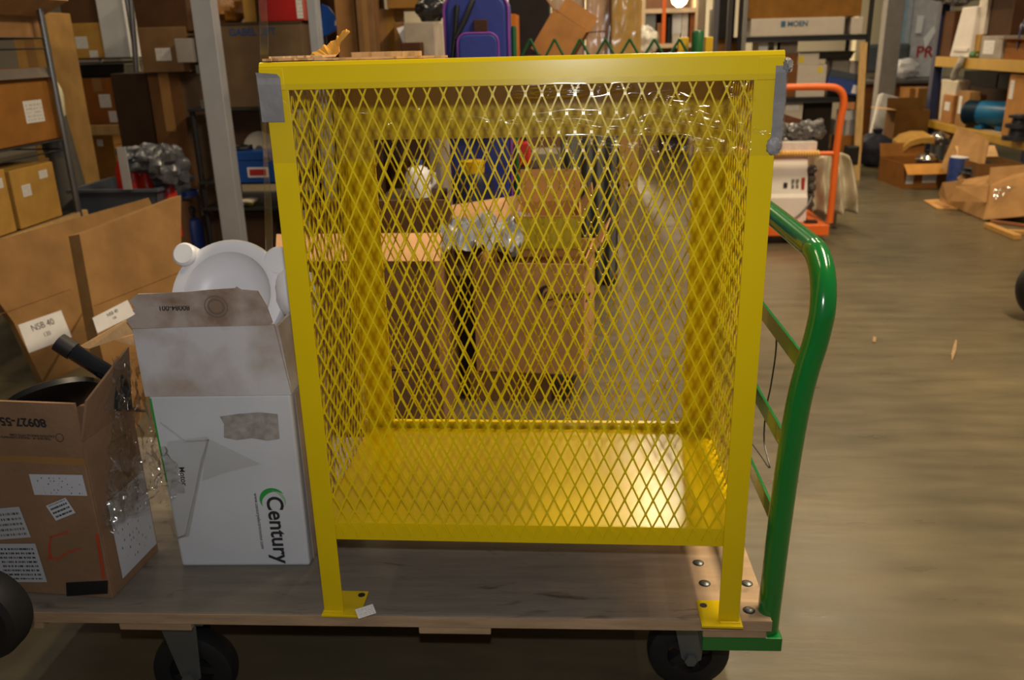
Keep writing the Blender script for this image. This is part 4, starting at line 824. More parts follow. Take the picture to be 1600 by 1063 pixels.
# goods between the heap and the bag
o = thing('white_jug', 'translucent white plastic jug seen through the cage mesh on the dark cartons', 'jug', P(655, 308, Y=2.35)); zz = o.location.z; o.location.z = 0
carton('dark carton stack piece under the white jug behind the cage', 596, 312, 690, 420, 2.3, .3, card('dk8', (60, 44, 32)), z=0, tape=False)
zj = P(643, 312, Y=2.3).z; o.location.z = zj+.001
MB().lathe([(.0001, 0), (.05, .003), (.053, .02), (.053, .10), (.04, .125), (.02, .135), (.02, .15), (.0001, .15)], seg=24, caps=False).build('jug_body', PLASW, o, True); MB().tube([(.045, 0, .11), (.07, 0, .1), (.07, 0, .06), (.05, 0, .04)], .008, 8).build('jug_handle', PLASW, o, True); MB().lathe([(.023, .14), (.023, .158), (.0001, .158)], seg=16, caps=False).build('cap', INKB, o, True)
o = thing('navy_drum', 'dark navy drum with a round yellow cap seen through the cage below the blue bag', 'drum', P(742, 345, Y=2.45)); o.location.z = 0
zy = P(742, 262, Y=2.45).z
MB().lathe([(.0001, 0), (.085, .002), (.09, .03), (.09, zy-.06), (.07, zy-.02), (.0001, zy-.02)], seg=26, caps=False).build('drum_body', mat('navy_drum', S(20, 26, 60), .4), o, True); MB().lathe([(.05, zy-.02), (.052, zy+.03), (.0001, zy+.034)], seg=20, caps=False).build('drum_cap', mat('yellow_plastic', S(214, 170, 20), .4), o, True)
o = thing('red_can', 'red jerrycan behind the mesh between the blue bag and the grey tarpaulin', 'jerrycan', P(815, 345, Y=2.75)); o.location.z = 0; zr = P(815, 212, Y=2.75).z
carton('dark carton on the floor carrying the red jerrycan', 790, 262, 842, 420, 2.72, .25, card('dk9', (48, 40, 36)), z=0, tape=False); zrb = P(815, 262, Y=2.72).z+.0005; o.location.z = zrb
MB().box(-.045, .045, 0, .1, 0, max(.06, zr-zrb-.03)).build('can_body', RED, o, bevel=.01); MB().lathe([(.014, 0), (.014, .03), (.0001, .03)], mtx=Matrix.Translation((.02, .05, max(.06, zr-zrb-.03))), seg=14, caps=False).build('spout', BLACK, o); MB().tube([(-.03, .05, max(.06, zr-zrb-.03)-.002), (-.03, .05, max(.06, zr-zrb-.03)+.022), (.0, .05, max(.06, zr-zrb-.03)+.022), (.0, .05, max(.06, zr-zrb-.03)-.002)], .006, 8).build('can_handle', RED, o, True)
carton('pale grey carton behind the mesh beside the red jerrycan', 832, 240, 876, 420, 2.95, .25, card('greyw', (140, 134, 118)), z=0, tape=False)
# ------------------------------------------------------------------ above the cage, left to centre
YE = 3.3
zE = 0
def tall(label, l, t, r, Y, d, m, **k): return carton(label, l, t, r, 300, Y, d, m, z=0, **k)
o = thing('steel_upright', 'pale grey steel upright between the red carton and the blue fan', 'upright', (P(491, 60, Y=3.2).x, 3.2, 0)); MB().box(-.022, .022, 0, .045, 0, 2.0).box(-.032, .032, .0452, .05, 0, 2.0).build('post_body', STEEL, o, bevel=.003); MB().box(-.05, .05, -.04, .09, 0, .008).build('base_plate', STEEL, o)
tall('tall dark brown carton behind the blue triangular sail above the cage', 497, -60, 552, 3.9, .4, card('tdk', (78, 52, 30)), tape=False)
o = thing('blue_sail', 'blue triangular plastic guard with a white sticker above the torn cardboard', 'guard', (P(503, 56, Y=3.6).x, 3.6, 0))
q = [P(502, 6, Y=3.6), P(512, 10, Y=3.6), P(531, 36, Y=3.6), P(531, 43, Y=3.6), P(512, 55, Y=3.6), P(503, 57, Y=3.6)]
MB().prism([v-o.location for v in q], (0, .03, 0)).build('guard_plate', mat('azure_plastic', S(10, 84, 186), .4), o, bevel=.003); q_ = P(527, 36, Y=3.598)-o.location; MB().prism([(q_.x-.016, -.0018, q_.z-.012), (q_.x+.014, -.0018, q_.z-.014), (q_.x+.016, -.0018, q_.z+.01), (q_.x-.012, -.0018, q_.z+.013)], (0, .0012, 0)).build('white_sticker', PAPER, o)
MB().cyl((.012, .015, 0), (.012, .015, P(504, 50, Y=3.6).z), .01, 10).build('stand_rod', DARKST, o)
tall('tall tan carton edge on, standing behind the torn cardboard', 547, -60, 578, 3.5, .3, card('tt', (156, 112, 66)), tape=False)
tall('tall brown carton with clear tape above the torn cardboard', 578, -60, 604, 3.45, .3, card('tt2', (128, 94, 60)), tape=True)
tall('ochre carton beside the taped brown carton above the cage roof', 600, 14, 634, 3.6, .3, card('tt3', (156, 116, 50)), tape=True)
carton('large ochre carton hanging over the top of the stack above the cage', 606, -60, 655, 29, 3.55, .5, card('tt4', (150, 108, 50)), z=P(628, 14, Y=3.6).z+.001, tape=False)
tall('brown carton with a torn white label above the cage roof', 632, 34, 645, 3.5, .28, card('tt5', (132, 96, 52)), tape=False)
o = thing('torn_label_flap', 'white torn label on a bent flap left of the pale grey carton', 'label', (0, 0, 0)); q = [P(620, 44, Y=3.42), P(632, 40, Y=3.42), P(646, 58, Y=3.40), P(640, 66, Y=3.4), P(630, 69, Y=3.4)]; o.location = q[0]
MB().prism([v-q[0] for v in q], (0, .003, 0)).build('label_paper', PAPER, o); MB().hexa([P(636, 34, Y=3.44)-q[0], P(640, 34, Y=3.44)-q[0], P(651, 62, Y=3.4)-q[0], P(646, 64, Y=3.4)-q[0]], [v+Vector((0, .004, 0)) for v in (P(636, 34, Y=3.44)-q[0], P(640, 34, Y=3.44)-q[0], P(651, 62, Y=3.4)-q[0], P(646, 64, Y=3.4)-q[0])]).build('bent_flap', PALE, o)
tall('pale grey carton standing between the brown stack and the blue bag', 646, 34, 692, 3.3, .3, card('pg', (168, 156, 142)), tape=False)
tag(carton('small dark carton in front of the pale grey carton at the roof edge', 640, 66, 670, 300, 3.2, .1, card('smd', (76, 46, 26)), z=0, tape=False), None)
o = thing('black_bag', 'black shiny refuse bag on top of the pale grey carton', 'bag', P(674, 30, Y=3.42)); o.location.z = P(669, 34, Y=3.3).z+.045
MB().blob((0, 0, .02), (.075, .07, .07), 9, .25, 2.5, 28, 20, flatz=-.062).build('bag_skin', foil('black', (28, 28, 32), .25), o, True)
o = tall('amber carton between the blue bag and the green upright', 784, 22, 812, 3.7, .3, card('am3', (184, 104, 30)), tape=False)
tall('dark brown carton behind the green zigzag rail left end', 800, -50, 862, 4.6, .4, card('dk10', (44, 38, 40)), tape=False)
# green zigzag rail
YZ = 2.7; zx0 = P(803, 60, Y=YZ).x; zx1 = P(1078, 60, Y=YZ).x
zg = thing('zigzag_rail', 'green steel rail with zigzag bars and end posts showing above the cage roof', 'rail', ((zx0+zx1)/2, YZ, 0)); ox = (zx0+zx1)/2
ZG = mat('dark_green_enamel', S(24, 86, 44), .4, 0, .05)
px_ = [828, 866.5, 906.5, 946, 984, 1022.5, 1062]; pk_ = [P(x, 61, Y=YZ) for x in px_]; dx_ = (pk_[-1].x-pk_[0].x)/6/2
zlow = P(900, 97, Y=YZ).z
for k, p in enumerate(pk_):
    for sg in (-1, 1):
        MB().cyl((p.x-ox, 0, p.z), (p.x-ox+sg*dx_, 0, zlow), .0058, 8).build('zigzag_bar', ZG, zg, True)
MB().cyl((zx0-ox, 0, zlow), (zx1-ox, 0, zlow), .009, 8).build('lower_rail', ZG, zg, True)
x = zx0-ox; zt = P(803, 40, Y=YZ).z
MB().lathe([(.012, 0), (.012, zt-.012), (.0095, zt-.002), (.0001, zt)], (x, 0, 0), seg=18).build('end_post', ZG, zg, True)
MB().box(x-.06, x+.06, -.1, .1, 0, .012).build('foot', ZG, zg, bevel=.002)
x = P(1090, 60, Y=YZ).x-ox; zt = P(1090, 47, Y=YZ).z
MB().lathe([(.024, zlow-.06), (.026, zlow-.05), (.026, zt-.012), (.02, zt-.002), (.0001, zt)], (x, 0, 0), seg=20, caps=False).build('end_sleeve', ZG, zg, True)
MB().lathe([(.0255, zlow-.06), (.0001, zlow-.06)], (x, 0, 0), seg=20, caps=False).build('sleeve_base', ZG, zg)
YP = mat('yellow_post', S(200, 160, 8), .4)
for l, r in ((1060, 1076), (1102, 1114)):
    a, c = P(l, 60, Y=YZ+.06), P(r, 60, Y=YZ+.06)
    MB().box(a.x-ox, c.x-ox, .05, .09, zlow-.05, P(1090, 58, Y=YZ+.06).z).build('yellow_block', YP, zg, bevel=.003)
MB().box(P(1058, 60, Y=YZ+.06).x-ox, P(1116, 60, Y=YZ+.06).x-ox, .012, .0495, zlow-.04, zlow-.012).build('cross_bar', ZG, zg)
# brown tilted open box
o = thing('tipped_carton', 'tipped open tan carton with a dark flap above the green zigzag rail', 'box', P(855, 92, Y=4.0))
Rm = Matrix.Rotation(math.radians(35), 4, 'Y'); o.rotation_euler = (0, math.radians(33), math.radians(-6))
c_ = card('tip', (176, 126, 74)); k_ = 5.3/1338
carton_local(o, 58*k_, .22, 62*k_, c_, open_=True, flaps=(('l', 20, 30*k_, card('tipd', (112, 76, 36))), ('r', 35, 26*k_, card('tipd2', (96, 62, 26))), ('b', 80, 24*k_, None)))
tall('plain brown carton on the floor propping up the tipped tan carton', 818, 88, 884, 4.05, .4, card('prop', (120, 88, 54)), tape=False)
# wrapped slabs
def slab(label, l, r, Y, col, tape_lab=True):
    a, c = P(l, 60, Y=Y), P(r, 60, Y=Y); w = c.x-a.x
    o = thing('wrapped_pallet', label, 'pallet', ((a.x+c.x)/2, Y, 0)); h = 1.75
    MB().box(-w/2, w/2, 0, .5, .12, h).build('stack_body', card('slab%d' % l, col), o, bevel=.02)
    vs, fs = [], []; n1, n2 = 16, 34
    for j in range(n2+1):
        for i in range(n1+1):
            u, v = i/n1, j/n2; vs.append((-w/2+w*u, -.012-.012*abs(noise.noise(Vector((u*3, v*26, l)))), .13+(h-.13)*v+.03*u))
    for j in range(n2):
        for i in range(n1): fs.append((j*(n1+1)+i, j*(n1+1)+i+1, (j+1)*(n1+1)+i+1, (j+1)*(n1+1)+i))
    MB().add(vs, fs).build('film_wrap', film('pallet', .3, .12), o, True)
    for k in range(3): MB().box(-w/2, w/2, .02+.18*k, .1+.18*k, .09, .1195).build('pallet_board', LATH, o)
    for x in (-w/2+.03, 0, w/2-.03): MB().box(x-.03, x+.03, .02, .46, 0, .0895).build('pallet_runner', LATH, o)
slab('pale pink wrapped pallet load left of the two other wrapped loads', 862, 914, 6.4, (208, 180, 158))
slab('middle pinkish wrapped pallet load with shiny film', 916, 953, 6.3, (212, 178, 150))
slab('ochre wrapped pallet load with shiny film right of the pink ones', 956, 1002, 6.1, (206, 166, 92))
# far shelf
YF = 8.6; xf0, xf1 = P(1000, 60, Y=YF).x, P(1092, 60, Y=YF).x; zf = P(1045, 13, Y=YF).z; zf2 = P(1045, 68, Y=YF).z
fs_ = thing('far_shelf', 'far white shelf with orange divider at the end of the aisle', 'shelving', ((xf0+xf1)/2, YF, 0)); w2 = (xf1-xf0)/2
SHB = mat('beige_shelf', S(214, 190, 160), .6)
for z in (zf, zf2, .45): MB().box(-w2, w2, 0, .5, z-.045, z).build('shelf_board', SHB, fs_)
MB().box(-w2, w2, .5, .52, 0, 2.1).build('back_panel', mat('shelf_back', S(112, 84, 66), .8), fs_)
for x in (-w2, w2-.05): MB().box(x, x+.05, -.004, .499, 0, 2.1).build('side_panel', SHB, fs_)
xo = P(1037, 40, Y=YF).x-(xf0+xf1)/2; MB().box(xo-.02, xo+.02, -.003, .02, zf2+.0005, 2.1).build('divider_post', ORN, fs_)
for i, (l, t, r, b_, m, lab) in enumerate(((1006, 20, 1024, 66, GMET, 'grey machine part'), (1026, 36, 1036, 66, card('fa', (150, 104, 70)), 'tan carton'), (1042, 26, 1048, 66, BLACK, 'narrow black carton'), (1050, 18, 1064, 52, WHITE, 'white upper carton'), (1050, 53, 1062, 66, card('fc', (190, 184, 176)), 'low grey carton'), (1064, 16, 1074, 66, card('fd', (196, 190, 186)), 'pale tall carton'), (1077, 20, 1087, 66, card('fe', (146, 88, 50)), 'rust brown carton'))):
    z_ = zf2+.001 if i != 3 else zf2+.001+P(1056, 53, Y=YF+.05).z-zf2+.001
    carton('%s on the far white shelf, number %s from its left end' % (lab, ('one', 'two', 'three', 'four on top', 'four below', 'five', 'six')[i]), l, t, r, b_, YF+.05, .3, m, z=z_, tape=False, group='goods on the far white shelf')
o = thing('shelf_lamp', 'glaring white lamp standing on the upper board of the far shelf', 'lamp', (P(1062, 5, Y=YF+.05).x, YF+.08, zf+.0005))
em = bpy.data.materials.new('lamp_glow'); em.use_nodes = True; b_ = em.node_tree.nodes['Principled BSDF']; b_.inputs['Emission Color'].default_value = (1, .78, .5, 1); b_.inputs['Emission Strength'].default_value = 9
MB().lathe([(.05, 0), (.05, .012), (.0001, .014)], seg=20, caps=False).build('lamp_base', GMET, o, True); MB().lathe([(.03, .014), (.075, .05), (.09, .1), (.07, .15), (.0001, .16)], seg=22, caps=False).build('lamp_globe', em, o, True)
o = thing('clear_bag', 'white clear plastic bag slumped in front of the far shelf', 'bag', P(1010, 62, Y=7.9)); MB().blob((0, 0, -.02), (.11, .09, .15), 6, .3, 2.2, 24, 18).build('bag_skin', foil('clear', (210, 206, 196), .2), o, True); zcb = o.location.z; MB().box(-.14, .14, -.1, .14, -zcb, -.17).build('crate_below', card('cr', (120, 100, 70)), o)
# ================================================================== RIGHT SIDE
# black wire rack seen over the right end of the cage
YR = 6.9
xr0, xr1 = P(1150, 150, Y=YR).x, P(1347, 150, Y=YR).x
zr = [P(1280, y, Y=YR).z for y in (56, 101.5+29, 151, 209)]
zr = [P(1280, 55, Y=YR).z, P(1280, 131, Y=YR).z, P(1280, 152, Y=YR).z, P(1290, 208, Y=YR).z]
shelf_unit('black wire rack of boxed parts beyond the orange handle', 'wire_rack', xr0, xr1, YR, YR+.6, [(xr0, YR), (xr1, YR), (xr0, YR+.6), (xr1, YR+.6)], [zr[0], zr[2], .22], top=1.95, pr=.02, pm=BLACK, sm=BLACK, thick=.045, wires=False)
for x, y in ((xr1, YR), (xr1, YR+.6)): pass
RK = dict(tape=False)
zz0 = zr[0]+.001
carton('long white carton with blue lettering on the top shelf of the black rack', 1172, 28, 1318, 55, YR+.02, .35, mat('offwhite', S(190, 180, 168), .7, 0, .05), z=zz0, **RK)
o = [x for x in bpy.data.objects if x.get('label', '').startswith('long white carton with blue')][0]
hM = P(1245, 28, Y=YR+.02).z-zz0; text('MOEN', hM*.42, mat('teal_ink', S(52, 96, 128), .8), o, (.0, -.0014, hM*.66), (90, 0, 0), bold=.002); MB().box(-.145, -.105, -.0014, -.0002, hM*.5, hM*.84).build('logo_block', mat('teal_ink', S(52, 96, 128)), o)
carton('huge brown carton lying on the long white carton of the black rack', 1168, -40, 1345, 27, YR+.04, .5, card('huge', (128, 88, 34)), z=zz0+hM+.001, **RK)
carton('small white carton at the right end of the top black shelf', 1329, 27, 1347, 52, YR+.02, .3, mat('offwhite', S(190, 180, 168)), z=zz0, **RK)
zz1 = zr[2]+.001
carton('lower white carton with a yellow sticker on the black rack', 1243, 102, 1288, 150, YR+.04, .3, mat('offwhite', S(190, 180, 168)), z=zz1, **RK)
o1 = [x for x in bpy.data.objects if x.get('label', '').startswith('lower white carton with a yellow')][0]
YST = mat('yellow_sticker', S(214, 190, 40), .6)
hL = P(1265, 102, Y=YR+.04).z-zz1; MB().box(.05, .09, -.0016, -.0002, hL*.75, hL*.95).build('yellow_sticker', YST, o1)
carton('upper white carton with a yellow sticker on the black rack', 1246, 82, 1279, 101, YR+.05, .3, mat('offwhite', S(190, 180, 168)), z=zz1+hL+.001, **RK)
o1 = [x for x in bpy.data.objects if x.get('label', '').startswith('upper white carton with a yellow')][0]
hU = P(1262, 82, Y=YR+.05).z-zz1-hL; MB().box(-.085, -.04, -.0016, -.0002, hU*.2, hU*.7).build('yellow_sticker', YST, o1)
carton('grey box on top of the brown one at the cage corner on the black rack', 1213, 62, 1246, 80, YR+.06, .3, card('gbx', (120, 112, 104)), z=P(1230, 84, Y=YR+.06).z, **RK)
carton('brown carton with a white label at the cage corner on the black rack', 1216, 84, 1242, 150, YR+.06, .3, card('bbx', (118, 76, 44)), z=zz1, labels=((.45, .72, .5, .24),), **RK)
carton('white parts box standing at the left end of the black rack', 1180, 64, 1195, 150, YR+.06, .3, WHITE, z=zz1, **RK)
carton('second white parts box at the left end of the black rack', 1204, 66, 1214, 150, YR+.06, .3, card('wb2', (196, 190, 176)), z=zz1, **RK)
o = thing('black_tray', 'black tray stacked over the blue binder box on the black rack', 'tray', (P(1292, 90, Y=YR+.06).x, YR+.06, 0)); z9 = P(1292, 90, Y=YR+.06).z; hw9 = (P(1335, 90, Y=YR).x-P(1250, 90, Y=YR).x)/2
carton('grey carton under the black tray on the black rack', 1296, 92, 1322, 150, YR+.1, .25, card('gcx', (128, 120, 112)), z=zz1, **RK)
carton('pale carton next to the grey one under the black tray', 1323, 96, 1343, 150, YR+.1, .25, card('pcx', (170, 160, 150)), z=zz1, **RK)
o.location.z = P(1309, 92, Y=YR+.1).z+.0015
MB().hexa([(-hw9*.9, 0, 0), (hw9*.9, 0, 0), (hw9*.9, .3, 0), (-hw9*.9, .3, 0)], [(-hw9, -.01, .055), (hw9, -.01, .055), (hw9, .31, .055), (-hw9, .31, .055)]).build('tray_body', BLACK, o, bevel=.004); MB().box(-hw9-.008, hw9+.008, -.018, .318, .0552, .063).build('tray_rim', BLACK, o)
bt = thing('blue_carton', 'blue parts carton tilted on the black rack left of the wooden lath', 'box', (P(1316, 148, Y=YR-.02).x, YR-.02, zz1+.03)); bt.rotation_euler = (0, math.radians(12), 0)
wB = (P(1342, 130, Y=YR).x-P(1290, 130, Y=YR).x)/2; hB = P(1316, 108, Y=YR).z-P(1316, 146, Y=YR).z-.03
MB().box(-wB, wB, 0, .1, 0, hB).build('box_body', mat('royal_blue', S(36, 62, 128), .5, 0, .12), bt, bevel=.003); MB().box(-wB*1.0-.001, wB+.001, -.002, .102, hB*.7, hB+.002).build('carton_lid', mat('slate', S(52, 62, 74), .6), bt); MB().box(wB*.5, wB*.85, -.0022, -.0004, hB*.1, hB*.5).build('shipping_label', PAPER, bt)
zz2 = .2215
carton('white carton with black print on the bottom shelf of the black rack', 1214, 160, 1247, 260, YR+.03, .3, mat('offwhite', S(190, 180, 168)), z=zz2, labels=((.5, .9, .6, .1),), **RK)
carton('dark carton in the bottom of the black rack beside the white one', 1249, 158, 1292, 260, YR+.08, .3, card('dkx', (40, 34, 28)), z=zz2, **RK)
carton('amber carton on the bottom of the black rack against the wooden lath', 1306, 212, 1345, 258, YR+.02, .35, card('amx', (140, 92, 40)), z=zz2, **RK)
zam = P(1325, 212, Y=YR+.02).z+.002
for i, (l, r, c) in enumerate(((1306, 1313, (190, 182, 174)), (1314, 1320, (120, 128, 132)), (1321, 1328, (170, 164, 160)), (1329, 1340, (150, 152, 156)))):
    a, c2 = P(l, 200, Y=YR+.05), P(r, 200, Y=YR+.05); o = thing('catalogue', 'thin catalogue standing on the amber carton, %s from the left in its row' % ('first', 'second', 'third', 'fourth')[i], 'book', ((a.x+c2.x)/2, YR+.05, zam), 0, 'catalogues on the amber carton')
    MB().box(-(c2.x-a.x)/2, (c2.x-a.x)/2, 0, .2, 0, P(1320, 188, Y=YR+.05).z-zam).build('cover', mat('cat%d' % i, S(*c), .6), o); MB().box(-(c2.x-a.x)/2+.003, (c2.x-a.x)/2-.003, .004, .196, P(1320, 188, Y=YR+.05).z-zam, P(1320, 188, Y=YR+.05).z-zam+.001).build('pages', PAPER, o)
carton('white carton with a label above the catalogues on the black rack', 1316, 173, 1337, 186, YR+.06, .2, WHITE, z=P(1320, 188, Y=YR+.05).z+.003, labels=((.4, .5, .4, .5),), **RK)
q0, q1 = Vector((P(1339, 270, Y=6.72).x, 6.72, 0)), P(1350, 66, Y=6.84)
o = thing('wooden_lath', 'tall pale wooden lath leaning on the right post of the black rack', 'lath', q0)
b = MB(); d = q1-q0; b.hexa([(-.03, 0, 0), (.03, 0, 0), (.03, .02, 0), (-.03, .02, 0)], [(d.x-.03, d.y, d.z), (d.x+.03, d.y, d.z), (d.x+.03, d.y+.02, d.z), (d.x-.03, d.y+.02, d.z)]); b.build('lath_board', LATH, o)
o = thing('cart_wheel', 'black caster wheel standing on the floor in front of the wooden lath', 'wheel', (P(1325, 285, Y=6.3).x, 6.3, .1))
m_ = Matrix.Rotation(math.pi/2, 4, 'Y') @ Matrix.Rotation(math.radians(20), 4, 'X')
MB().lathe([(.06, -.025), (.095, -.03), (.1, -.01), (.1, .01), (.095, .03), (.06, .025)], mtx=m_, seg=30, caps=False).build('tyre', RUB, o, True); MB().lathe([(.0001, -.02), (.06, -.02), (.06, .02), (.0001, .02)], mtx=m_, seg=24, caps=False).build('hub', DARKST, o, True); MB().box(-.05, .05, -.06, .06, .102, .26).build('fork', BLACK, o, bevel=.01)
# dark uprights between far shelf and rack
for l, r, y, lab, c in ((1090, 1101, 7.4, 'broad grey beige post behind the green end sleeve', (140, 124, 104)), (1114, 1122, 5.6, 'slim dark grey post right of the yellow blocks', (84, 84, 92)), (1136, 1143, 5.9, 'slim black post left of the black rack', (52, 48, 50)), (1161, 1166, 6.2, 'thin chrome tube just left of the black rack boxes', (130, 128, 126))):
    a, c2 = P(l, 60, Y=y), P(r, 60, Y=y); o = thing('upright_post', lab, 'post', ((a.x+c2.x)/2, y, 0)); hwp = (c2.x-a.x)/2
    MB().box(-hwp, hwp, 0, .06, .008, 2.1).build('post_body', mat('post%d' % l, S(*c), .5, .2), o, bevel=.004); MB().box(-hwp-.03, hwp+.03, -.03, .09, 0, .0078).build('base_plate', DARKST, o)
carton('black speaker like carton hanging high beside the slim black post', 1122, -40, 1148, 38, 7.2, .4, card('spk', (26, 24, 28)), z=P(1135, 60, Y=7.2).z, tape=False)
carton('tan grey carton stack below the black carton left of the black rack', 1100, 60, 1148, 290, 7.3, .4, card('stk', (124, 92, 56)), z=0, tape=False)
carton('tall grey machine cover behind the posts left of the black rack', 1104, 14, 1122, 240, 7.8, .3, card('mach', (120, 116, 108)), z=0, tape=False)
# ---- orange platform truck
YO = 4.15
ot = thing('orange_cart', 'orange platform truck with a white appliance on it beyond the green handle', 'cart', (P(1225, 345, Y=YO).x, YO, 0))
def L(p): return p-ot.location
dkz = P(1260, 352, Y=YO).z
xo0, xo1 = L(P(1098, 345, Y=YO)).x, L(P(1297, 345, Y=YO)).x
MB().box(xo0, xo1, .0, .62, dkz-.07, dkz).build('platform', ORN, ot, bevel=.006)
zt_o = P(1290, 138, Y=YO+.03).z
hp_ = [L(P(*q, Y=YO+.03)) for q in ((1296, 348), (1301, 300), (1307, 235), (1313, 190), (1318, 165))]+[L(P(1317, 148, Y=YO+.03)), L(P(1309, 139, Y=YO+.03)), L(P(1295, 136, Y=YO+.03)), L(P(1255, 136, Y=YO+.03)), L(P(1180, 138, Y=YO+.03)), L(P(1122, 139, Y=YO+.03)), L(P(1108, 150, Y=YO+.03)), L(P(1106, 170, Y=YO+.03))]
hp_.append(Vector((hp_[-1].x-.0, hp_[-1].y, dkz-.03)))
MB().tube(smooth_path(hp_, 5), .021, 14).build('handle_tube', ORN, ot, True)
a, c2 = L(P(1302, 240, Y=YO+.03)), L(P(1107, 240, Y=YO+.03)); MB().cyl(a, c2, .014, 10).build('cross_tube', ORN, ot, True)
b = MB()
for k in range(34):
    t = .12+.7*k/33; p = a.lerp(c2, t); b.lathe([(.0145, -.006), (.021, -.003), (.021, .003), (.0145, .006)], mtx=Matrix.Translation(p) @ Matrix.Rotation(math.radians(82), 4, 'Y'), seg=12, caps=False)
tag(b.build('rope_wrap', mat('straw_rope', S(226, 196, 116), .8), ot, True), 'straw coloured rope wound round the cross tube', kind='stuff')
for x, y in ((xo1-.10, .08), (xo1-.10, .54), (xo0+.1, .08), (xo0+.1, .54)):
    m_ = Matrix.Translation((x, y, .065)) @ Matrix.Rotation(math.pi/2, 4, 'X') @ Matrix.Rotation(math.radians(25), 4, 'Y')
    w_o = MB().lathe([(.035, -.02), (.06, -.022), (.065, -.01), (.065, .01), (.06, .022), (.035, .02)], mtx=m_, seg=30, caps=False).build('caster_wheel', RUB, ot, True)
    MB().lathe([(.0001, -.016), (.036, -.016), (.036, .016), (.0001, .016)], mtx=m_, seg=22, caps=False).build('hub', GMET, w_o, True)
    MB().box(x-.04, x+.04, y-.03, y+.03, .1315, max(.14, dkz-.0705)).build('caster_fork', DARKST, ot)
# appliance
xa0, xa1 = L(P(1185, 300, Y=YO+.1)).x, L(P(1262, 300, Y=YO+.1)).x
zap0, zap1 = dkz+.001, P(1240, 243, Y=YO+.1).z
ap = thing('white_appliance', 'white control appliance with small pictograms and red print on the orange cart', 'appliance', (ot.location.x+(xa0+xa1)/2, YO+.08, zap0)); wA = (xa1-xa0)/2; hA = zap1-zap0
MB().prism([(-wA, 0, 0), (-wA, 0, hA*.38), (-wA, .02, hA*.42), (-wA, .05, hA*.72), (-wA, .09, hA), (-wA, .4, hA), (-wA, .4, 0)], (2*wA, 0, 0)).build('housing', mat('appliance_white', S(222, 214, 206), .45, 0, .03), ap, bevel=.006)
tz = hA*.57; 
MB().box(wA*.02, wA*.16, .022, .034, tz-.02, tz+.01).build('pictogram', INK, ap)
for ix in (0, 1):
    for iz in (0, 1): MB().box(wA*(.34+.18*ix), wA*(.44+.18*ix), .024, .036, tz-.025+.035*iz, tz-.004+.035*iz).build('pictogram', mat('grey_print', S(120, 116, 110)), ap)
MB().box(wA*.74, wA*.86, .024, .036, tz-.035, tz+.04).build('red_print', INKR, ap)
MB().tube(smooth_path([Vector((-wA*.6, -.012, .02)), Vector((wA*.0, -.016, .012)), Vector((wA*.5, -.014, .03)), Vector((wA*.95, -.01, .1)), Vector((wA+.03, .03, .16))]), .006, 8).build('power_cable', mat('grey_cable', S(120, 116, 112), .5), ap, True)
b = MB()
for k in range(5): b2 = MB().blob((wA+.025, .06+.012*(k % 2), hA*(.25+.13*k)), (.03, .035, .032), k+3, .35, 2.5, 18, 12).build('side_fitting', foil('fit', (72, 66, 62), .4), ap, True)
# fittings heap and carton on a cross shelf of the cart
zsh = P(1240, 238, Y=YO+.16).z
MB().box(L(P(1120, 238, Y=YO+.15)).x, L(P(1282, 238, Y=YO+.15)).x, .13, .5, zsh-.015, zsh).build('cross_shelf', ORN, ot)
for x in (L(P(1275, 238, Y=YO+.15)).x, L(P(1125, 238, Y=YO+.15)).x): MB().box(x-.012, x+.012, .44, .49, dkz, zsh-.0155).build('shelf_leg', ORN, ot)
carton('flat white printed carton on the cross shelf of the orange cart', 1196, 222, 1276, 238, YO+.17, .25, mat('printed_white', S(206, 198, 190), .6), z=zsh+.0005, tape=False, labels=((.72, .5, .26, .7), (.42, .4, .12, .5)))
zca = P(1236, 222, Y=YO+.17).z+.001
o = thing('pipe_fittings', 'heap of dark grey plastic wrapped pipe fittings on the flat white carton', 'fittings', (P(1245, 222, Y=YO+.25).x, YO+.28, zca))
FT = foil('fittings', (96, 96, 98), .3)
for k, (x, z, r) in enumerate(((-.13, .06, .075), (-.02, .05, .06), (.06, .06, .065), (.13, .05, .05))): MB().blob((x, .0, z), (r, .07, min(r, z)), k+11, .3, 2.4, 24, 16, flatz=-z+.002).build('wrapped_fitting', FT, o, True)
MB().cyl((.06, -.03, .08), (.15, -.02, .11), .026, 14).cyl((.125, -.02, .02), (.14, -.02, .13), .02, 14).build('elbow_pipe', mat('grey_pipe', S(112, 112, 112), .35), o, True)
tag(MB().hexa([P(1217, 176, Y=YO+.32), P(1219, 190, Y=YO+.32), P(1284, 203, Y=YO+.34), P(1286, 197, Y=YO+.34)], [v+Vector((0, .03, 0)) for v in (P(1217, 176, Y=YO+.32), P(1219, 190, Y=YO+.32), P(1284, 203, Y=YO+.34), P(1286, 197, Y=YO+.34))]).build('brown_plank', card('plk', (96, 58, 40)), None), 'short brown plank lying across the wrapped pipe fittings', 'plank')
o = thing('plastic_sheet', 'milky plastic sheet draped from the orange cart down to the floor', 'sheet', (P(1290, 340, Y=YO+.5).x, YO+.42, 0))
vs, fs = [], []; zs1 = P(1290, 236, Y=YO+.5).z; w0 = L(P(1258, 300, Y=YO+.5)).x; w1 = L(P(1322, 300, Y=YO+.5)).x; hwS = (w1-w0)/2
for j in range(17):
    for i in range(29):
        u, v = i/28, j/16; wd_ = hwS*(1.05-.35*v**3); vs.append((-wd_+2*wd_*u+.03*(1-v), .05*math.sin(u*17+v*2)*(.5+.5*(1-v))+.03*noise.noise(Vector((u*4, v*4, 2))), .12+(zs1-.12)*v-.03*(2*u-1)**2*v))
for j in range(16):
    for i in range(28): fs.append((j*29+i, j*29+i+1, (j+1)*29+i+1, (j+1)*29+i))
